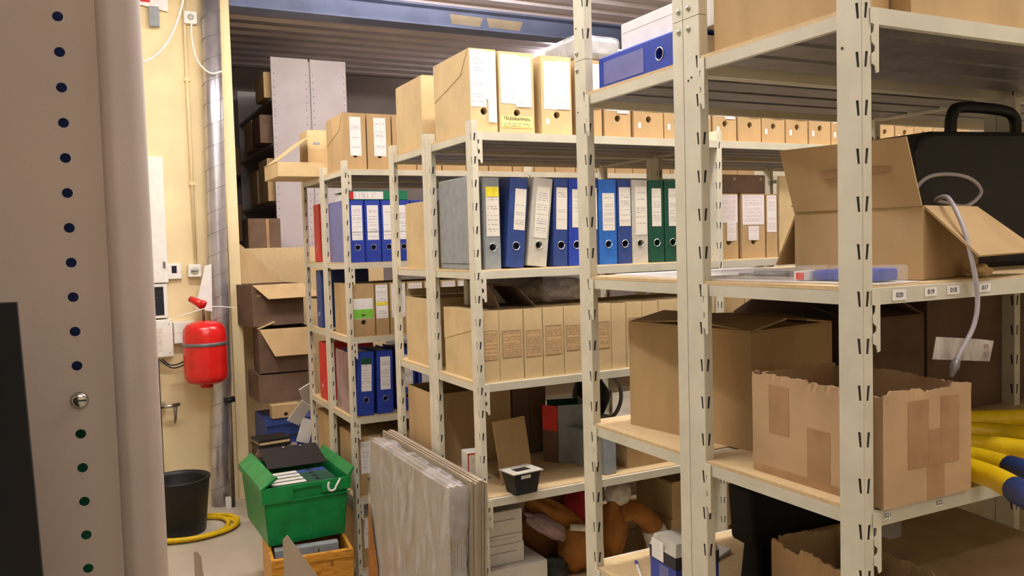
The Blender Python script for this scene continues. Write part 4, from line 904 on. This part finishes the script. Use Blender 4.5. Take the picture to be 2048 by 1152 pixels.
# binders lying in the crate: spines upward
gx = thing('ring_binder', 'row of binder spine cards', 'binder') ; bpy.data.objects.remove(gx, do_unlink=True)
up = tuple(Matrix(((0,0,1),(1,0,0),(0,1,0))).to_euler())
for k in range(4):
    y = .035+k*.062
    t = thing('ring_binder', 'dark green binder in the green crate, %s from the front' % ORD[k], 'binder', (0,0,0), 0, 'binders in the green crate')
    a = R(1); ox, oy = .705+ math.cos(a)*.045 - math.sin(a)*y, 4.05+math.sin(a)*.04+math.cos(a)*y
    t.location = (ox, oy, .385); t.rotation_euler = (0,0,a)
    B(0,.32,0,.056,0,.235).build('cover', 'dgreen' if k < 3 else 'blue3', t, bevel=.003)
    panel_uv('spine_label', 'pr5', t, .012, .175, .006, .05, .2352, axis='z')
    n = 12; q = mb(); q.tube([(.235+.011*math.cos(2*math.pi*i/n), .028+.011*math.sin(2*math.pi*i/n), .2365) for i in range(n+1)], .003, 6); q.build('finger_ring', 'hole', t, True)
t = thing('ring_binder', 'open black binder cover lying over the back of the green crate', 'binder', (.785, 4.34, .640), R(-2))
q = mb(); q.hexa([(0,0,0),(.30,0,0),(.30,.27,.045),(0,.27,.045),(0,-.001,.005),(.30,-.001,.005),(.30,.269,.05),(0,.269,.05)]); q.build('cover', 'black', t, bevel=.001)
for xx in (.12,.21): q = mb(); q.lathe([(.006,0),(.006,.008),(.003,.012)], 8, (xx,.23,.045)); q.build('rivet', 'ring', t, True)
# stray grey flap standing by the wooden crate
t = thing('cardboard_sheet', 'grey-brown cardboard sheet standing before the wooden crate', 'cardboard', (.70, 3.60, 0), R(-18)); q = mb(); q.prism([(0,0,0),(.30,0,0),(.235,0,.20),(.02,0,.54),(0,0,.52)], (0,.004,0)); q.build('sheet', 'sheet', t); B(0,.28,.0045,.12,0,.004).build('foot_fold', 'sheet', t)
t = thing('cardboard_sheet', 'small upright cardboard strip standing on the corridor floor', 'cardboard', (.385, 4.0, 0), R(30)); q = mb(); q.prism([(0,0,0),(.10,0,0),(.04,0,.30),(.035,0,.37),(.012,0,.40),(0,0,.40)], (0,.005,0)); q.build('sheet', 'sheet', t); B(.005,.09,.0055,.10,0,.004).build('foot_fold', 'sheet', t)
# stacks of boards wrapped in film, leaning on the middle rack
def boards(lb, x0, x1, y0, y1, h, n, film, grp):
    t = thing('board_stack', lb, 'boards', (x0, y0, 0), 0, grp); w = (x1-x0)/n; L_ = y1-y0
    for k in range(n):
        a = random.uniform(-.006,.006); q = mb(); q.hexa([(k*w-.03,0+a,0),(k*w+w*.8-.03,a,0),(k*w+w*.8-.03,L_+a,0),(k*w-.03,L_+a,0),(k*w,a,h+a),(k*w+w*.8,a,h+a),(k*w+w*.8,L_+a,h+a),(k*w,L_+a,h+a)]); q.build('board', 'sheet', t)
    if film:
        q = mb(); N_ = 26; K = 20; rn = random.Random(5)
        def wob(): return rn.uniform(-.003,.003)
        e = .006; W2 = x1-x0
        b = len(q.v)
        # crinkled film shell: left face, top, near end
        def sheet(f, nu, nv):
            b = len(q.v)
            for i in range(nu+1):
                for j in range(nv+1):
                    p = f(i/nu, j/nv); q.v.append((p[0]+wob(), p[1]+wob(), p[2]+wob()))
            for i in range(nu):
                for j in range(nv): q.f.append((b+i*(nv+1)+j, b+(i+1)*(nv+1)+j, b+(i+1)*(nv+1)+j+1, b+i*(nv+1)+j+1))
        sheet(lambda u, v: (-.03*(1-v)-e-.008*math.sin(u*9+v*5)*v*(1-v)*4*.5, -e+u*(L_+2*e), .01+v*(h+e-.01)), 30, 24)
        sheet(lambda u, v: (-e+v*(W2+2*e), -e+u*(L_+2*e), h+e+.007*math.sin(u*21+v*3)*.6), 30, 5)
        sheet(lambda u, v: (-.03*(1-v)-e+u*(W2+2*e), -e-.004*math.sin(v*14), .01+v*(h+e-.01)), 5, 24)
        q.build('plastic_film', 'film', t, True)
    return t
boards('stack of boards wrapped in clear film, nearest the corridor', 1.062, 1.122, 2.60, 3.48, .93, 8, True, 'leaning board stacks')
boards('unwrapped board stack squeezed between the wrapped one and the rack', 1.134, 1.192, 2.575, 3.52, .945, 6, False, 'leaning board stacks')
t = thing('plastic_sheet', 'orange plastic sheet draped over the front of the wrapped boards', 'sheet', (1.022, 3.30, 0)); q = mb(); q.prism([(.0,.0,.0),(.0,.17,.0),(.020,.17,.66),(.014,.05,.42)], (-.002,0,0)); q.build('sheet', 'orange', t)

# ---------------------------------------------------------------- beyond the opening
t = thing('plywood_cabinet', 'pale plywood cabinet behind the heap of cartons', 'cabinet', (1.02, 6.42, 0)); B(0,1.1,0,.02,0,1.77).build('front_panel', 'wood', t); B(0,1.1,.021,.45,1.75,1.77).build('top_panel', 'wood', t); B(0,.02,.021,.45,0,1.749).build('side_panel', 'wood', t); B(1.08,1.1,.021,.45,0,1.749).build('side_panel', 'wood', t)
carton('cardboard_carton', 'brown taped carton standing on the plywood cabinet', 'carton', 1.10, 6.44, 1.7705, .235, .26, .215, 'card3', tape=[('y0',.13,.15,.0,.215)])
carton('open_carton', 'open brown carton with raised lids on top of the heap', 'carton', 1.0, 5.82, 1.24, .36, .34, .28, 'card3', inner='card', rz=R(10), flaps={'y1': (100, .30, .15, .15), 'x1': (215, .22), 'y0': (232, .12, -.02, .10)}, tape=[('y0',.03,.06,.2,.215)])  # body darker than its flaps: shade and light put into the colours
carton('open_carton', 'open brown carton with a bright drooping flap in the middle of the heap', 'carton', 1.02, 5.76, .93, .34, .36, .295, 'card3', inner='card', rz=R(-4), flaps={'y0': (250, .19, .03, .06), 'x0': (20, .12)})  # shade painted as a darker body, the lit flap as paler board
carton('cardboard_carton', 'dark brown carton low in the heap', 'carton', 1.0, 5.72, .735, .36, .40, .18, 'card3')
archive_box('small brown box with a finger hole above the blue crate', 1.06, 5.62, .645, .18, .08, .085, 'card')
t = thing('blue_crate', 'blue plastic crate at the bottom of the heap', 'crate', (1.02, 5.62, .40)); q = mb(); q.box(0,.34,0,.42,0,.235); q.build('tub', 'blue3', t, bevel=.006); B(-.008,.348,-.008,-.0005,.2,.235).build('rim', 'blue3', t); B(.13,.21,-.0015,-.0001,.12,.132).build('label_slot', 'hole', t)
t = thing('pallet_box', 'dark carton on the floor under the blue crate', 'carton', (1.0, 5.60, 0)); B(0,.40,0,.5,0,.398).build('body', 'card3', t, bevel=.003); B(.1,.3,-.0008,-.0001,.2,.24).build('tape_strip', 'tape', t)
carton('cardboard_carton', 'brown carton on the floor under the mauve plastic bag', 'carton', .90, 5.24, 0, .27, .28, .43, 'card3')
t = thing('plastic_bag', 'crumpled mauve plastic bag of papers behind the green crate', 'bag', (1.04, 5.36, .4385)); lump('bag_body', 'purple', t, (0,0,.05), (.14,.11,.055), 12, .2, flat=-.9)
t = thing('document_tray', 'black document tray of papers leaning on the plastic bag', 'tray', (.895, 5.2, .553), R(8)); B(0,.2,0,.16,0,.02).build('tray', 'black', t); B(.008,.192,-.002,.15,.0205,.034).build('papers', 'card2', t); B(0,.2,0,.16,.0345,.05).build('cover', 'black', t)
for k, (x, y, z, r1, r2, mm) in enumerate(((1.20,5.46,.70,20,30,'wcard'),(1.23,5.46,.58,-10,20,'wcard'),(1.26,5.50,.80,25,-30,'wcard'))):
    t = thing('paper_sheets', 'loose white papers leaning beside the farthest rack, %s bundle' % ORD[k], 'papers', (x, y, z), 0, 'loose papers by the farthest rack', (R(r1), R(r2), R(10))); q = mb(); q.hexa([(-.04,-.004,-.08),(.05,-.004,-.08),(.05,.004,-.08),(-.04,.004,-.08),(-.03,-.004,.08),(.05,-.004,.07),(.05,.004,.07),(-.03,.004,.08)]); q.build('sheets', mm, t)
for k, (x, y, rz, ln) in enumerate(((1.29,5.24,.12,.66),(1.33,5.22,.16,.62))):
    t = thing('grey_board', 'thin grey board leaning on the farthest rack, %s one' % ORD[k], 'board', (x, y, 0), R(0), 'thin leaning boards'); q = mb(); q.hexa([(-.10,-.06,0),(-.096,-.06,0),(-.096,.2,0),(-.10,.2,0),(.02,-.06,ln),(.024,-.06,ln),(.024,.2,ln),(.02,.2,ln)]); q.build('sheet', 'lgrey' if k else 'grey', t)
# tall grey shelving in the back room: two perforated end panels
t = thing('steel_shelf_unit', 'pair of tall grey perforated shelf ends in the back room', 'shelving', (1.415, 6.95, 0))
for k in range(2):
    x0 = k*.315
    B(x0,x0+.30,0,.012,0,3.30).build('end_panel', 'panel2', t, bevel=.004)
    for xx in (.022,.278):
        q = mb()
        for i in range(46): q.box(x0+xx-.0025, x0+xx+.0025, -.0006, -.0001, .6+i*.057, .6+i*.057+.009)
        o = q.build('perforation_row', 'hole', t); o['kind'] = 'stuff'
    for z in (.35,.75,1.2,1.65,2.15,2.62,2.98): B(x0+.003,x0+.297,.0125,1.6,z-.02,z).build('shelf', 'panel2', t)
    B(x0,x0+.30,1.6005,1.612,0,3.30).build('rear_panel', 'panel2', t)
B(.3005,.3145,.013,1.6,0,3.28).build('back_sheet', 'panel2', t)
for k, (z, h, w, y) in enumerate(((2.981,.20,.30,7.0),(2.621,.22,.34,7.02),(2.151,.34,.30,7.0),(1.651,.3,.32,7.03),(2.151,.28,.3,7.45),(2.621,.24,.33,7.45))):
    carton('cardboard_carton', 'brown carton poking out of the tall grey shelving, %s' % ['topmost','second from the top','third from the top','lowest','deeper one on the third shelf','deeper one on the second shelf'][k], 'carton', 1.415+.295-w-.045, y, z, w, .36, h, 'card' if k != 1 else 'card3', group='cartons in the tall grey shelving')
t = thing('dark_rack', 'dark steel rack with cartons deep in the back room', 'shelving', (1.16, 8.61, 0))
for x in (0,.5): B(x,x+.04,0,.04,0,2.9).build('upright', 'black', t); B(x,x+.04,.28,.32,0,2.9).build('upright', 'black', t)
for z in (.6,1.2,1.85,2.5): B(0,.54,.001,.319,z-.03,z).build('shelf', 'black', t)
for k, (z, h) in enumerate(((1.851,.35),(2.501,.26),(1.201,.4))): carton('cardboard_carton', 'brown carton on the dark rack deep in the back room, %s' % ['middle one','upper one','lower one'][k], 'carton', 1.22, 8.63, z, .38, .26, h, 'card', group='cartons on the dark rack')

bpy.context.view_layer.update()
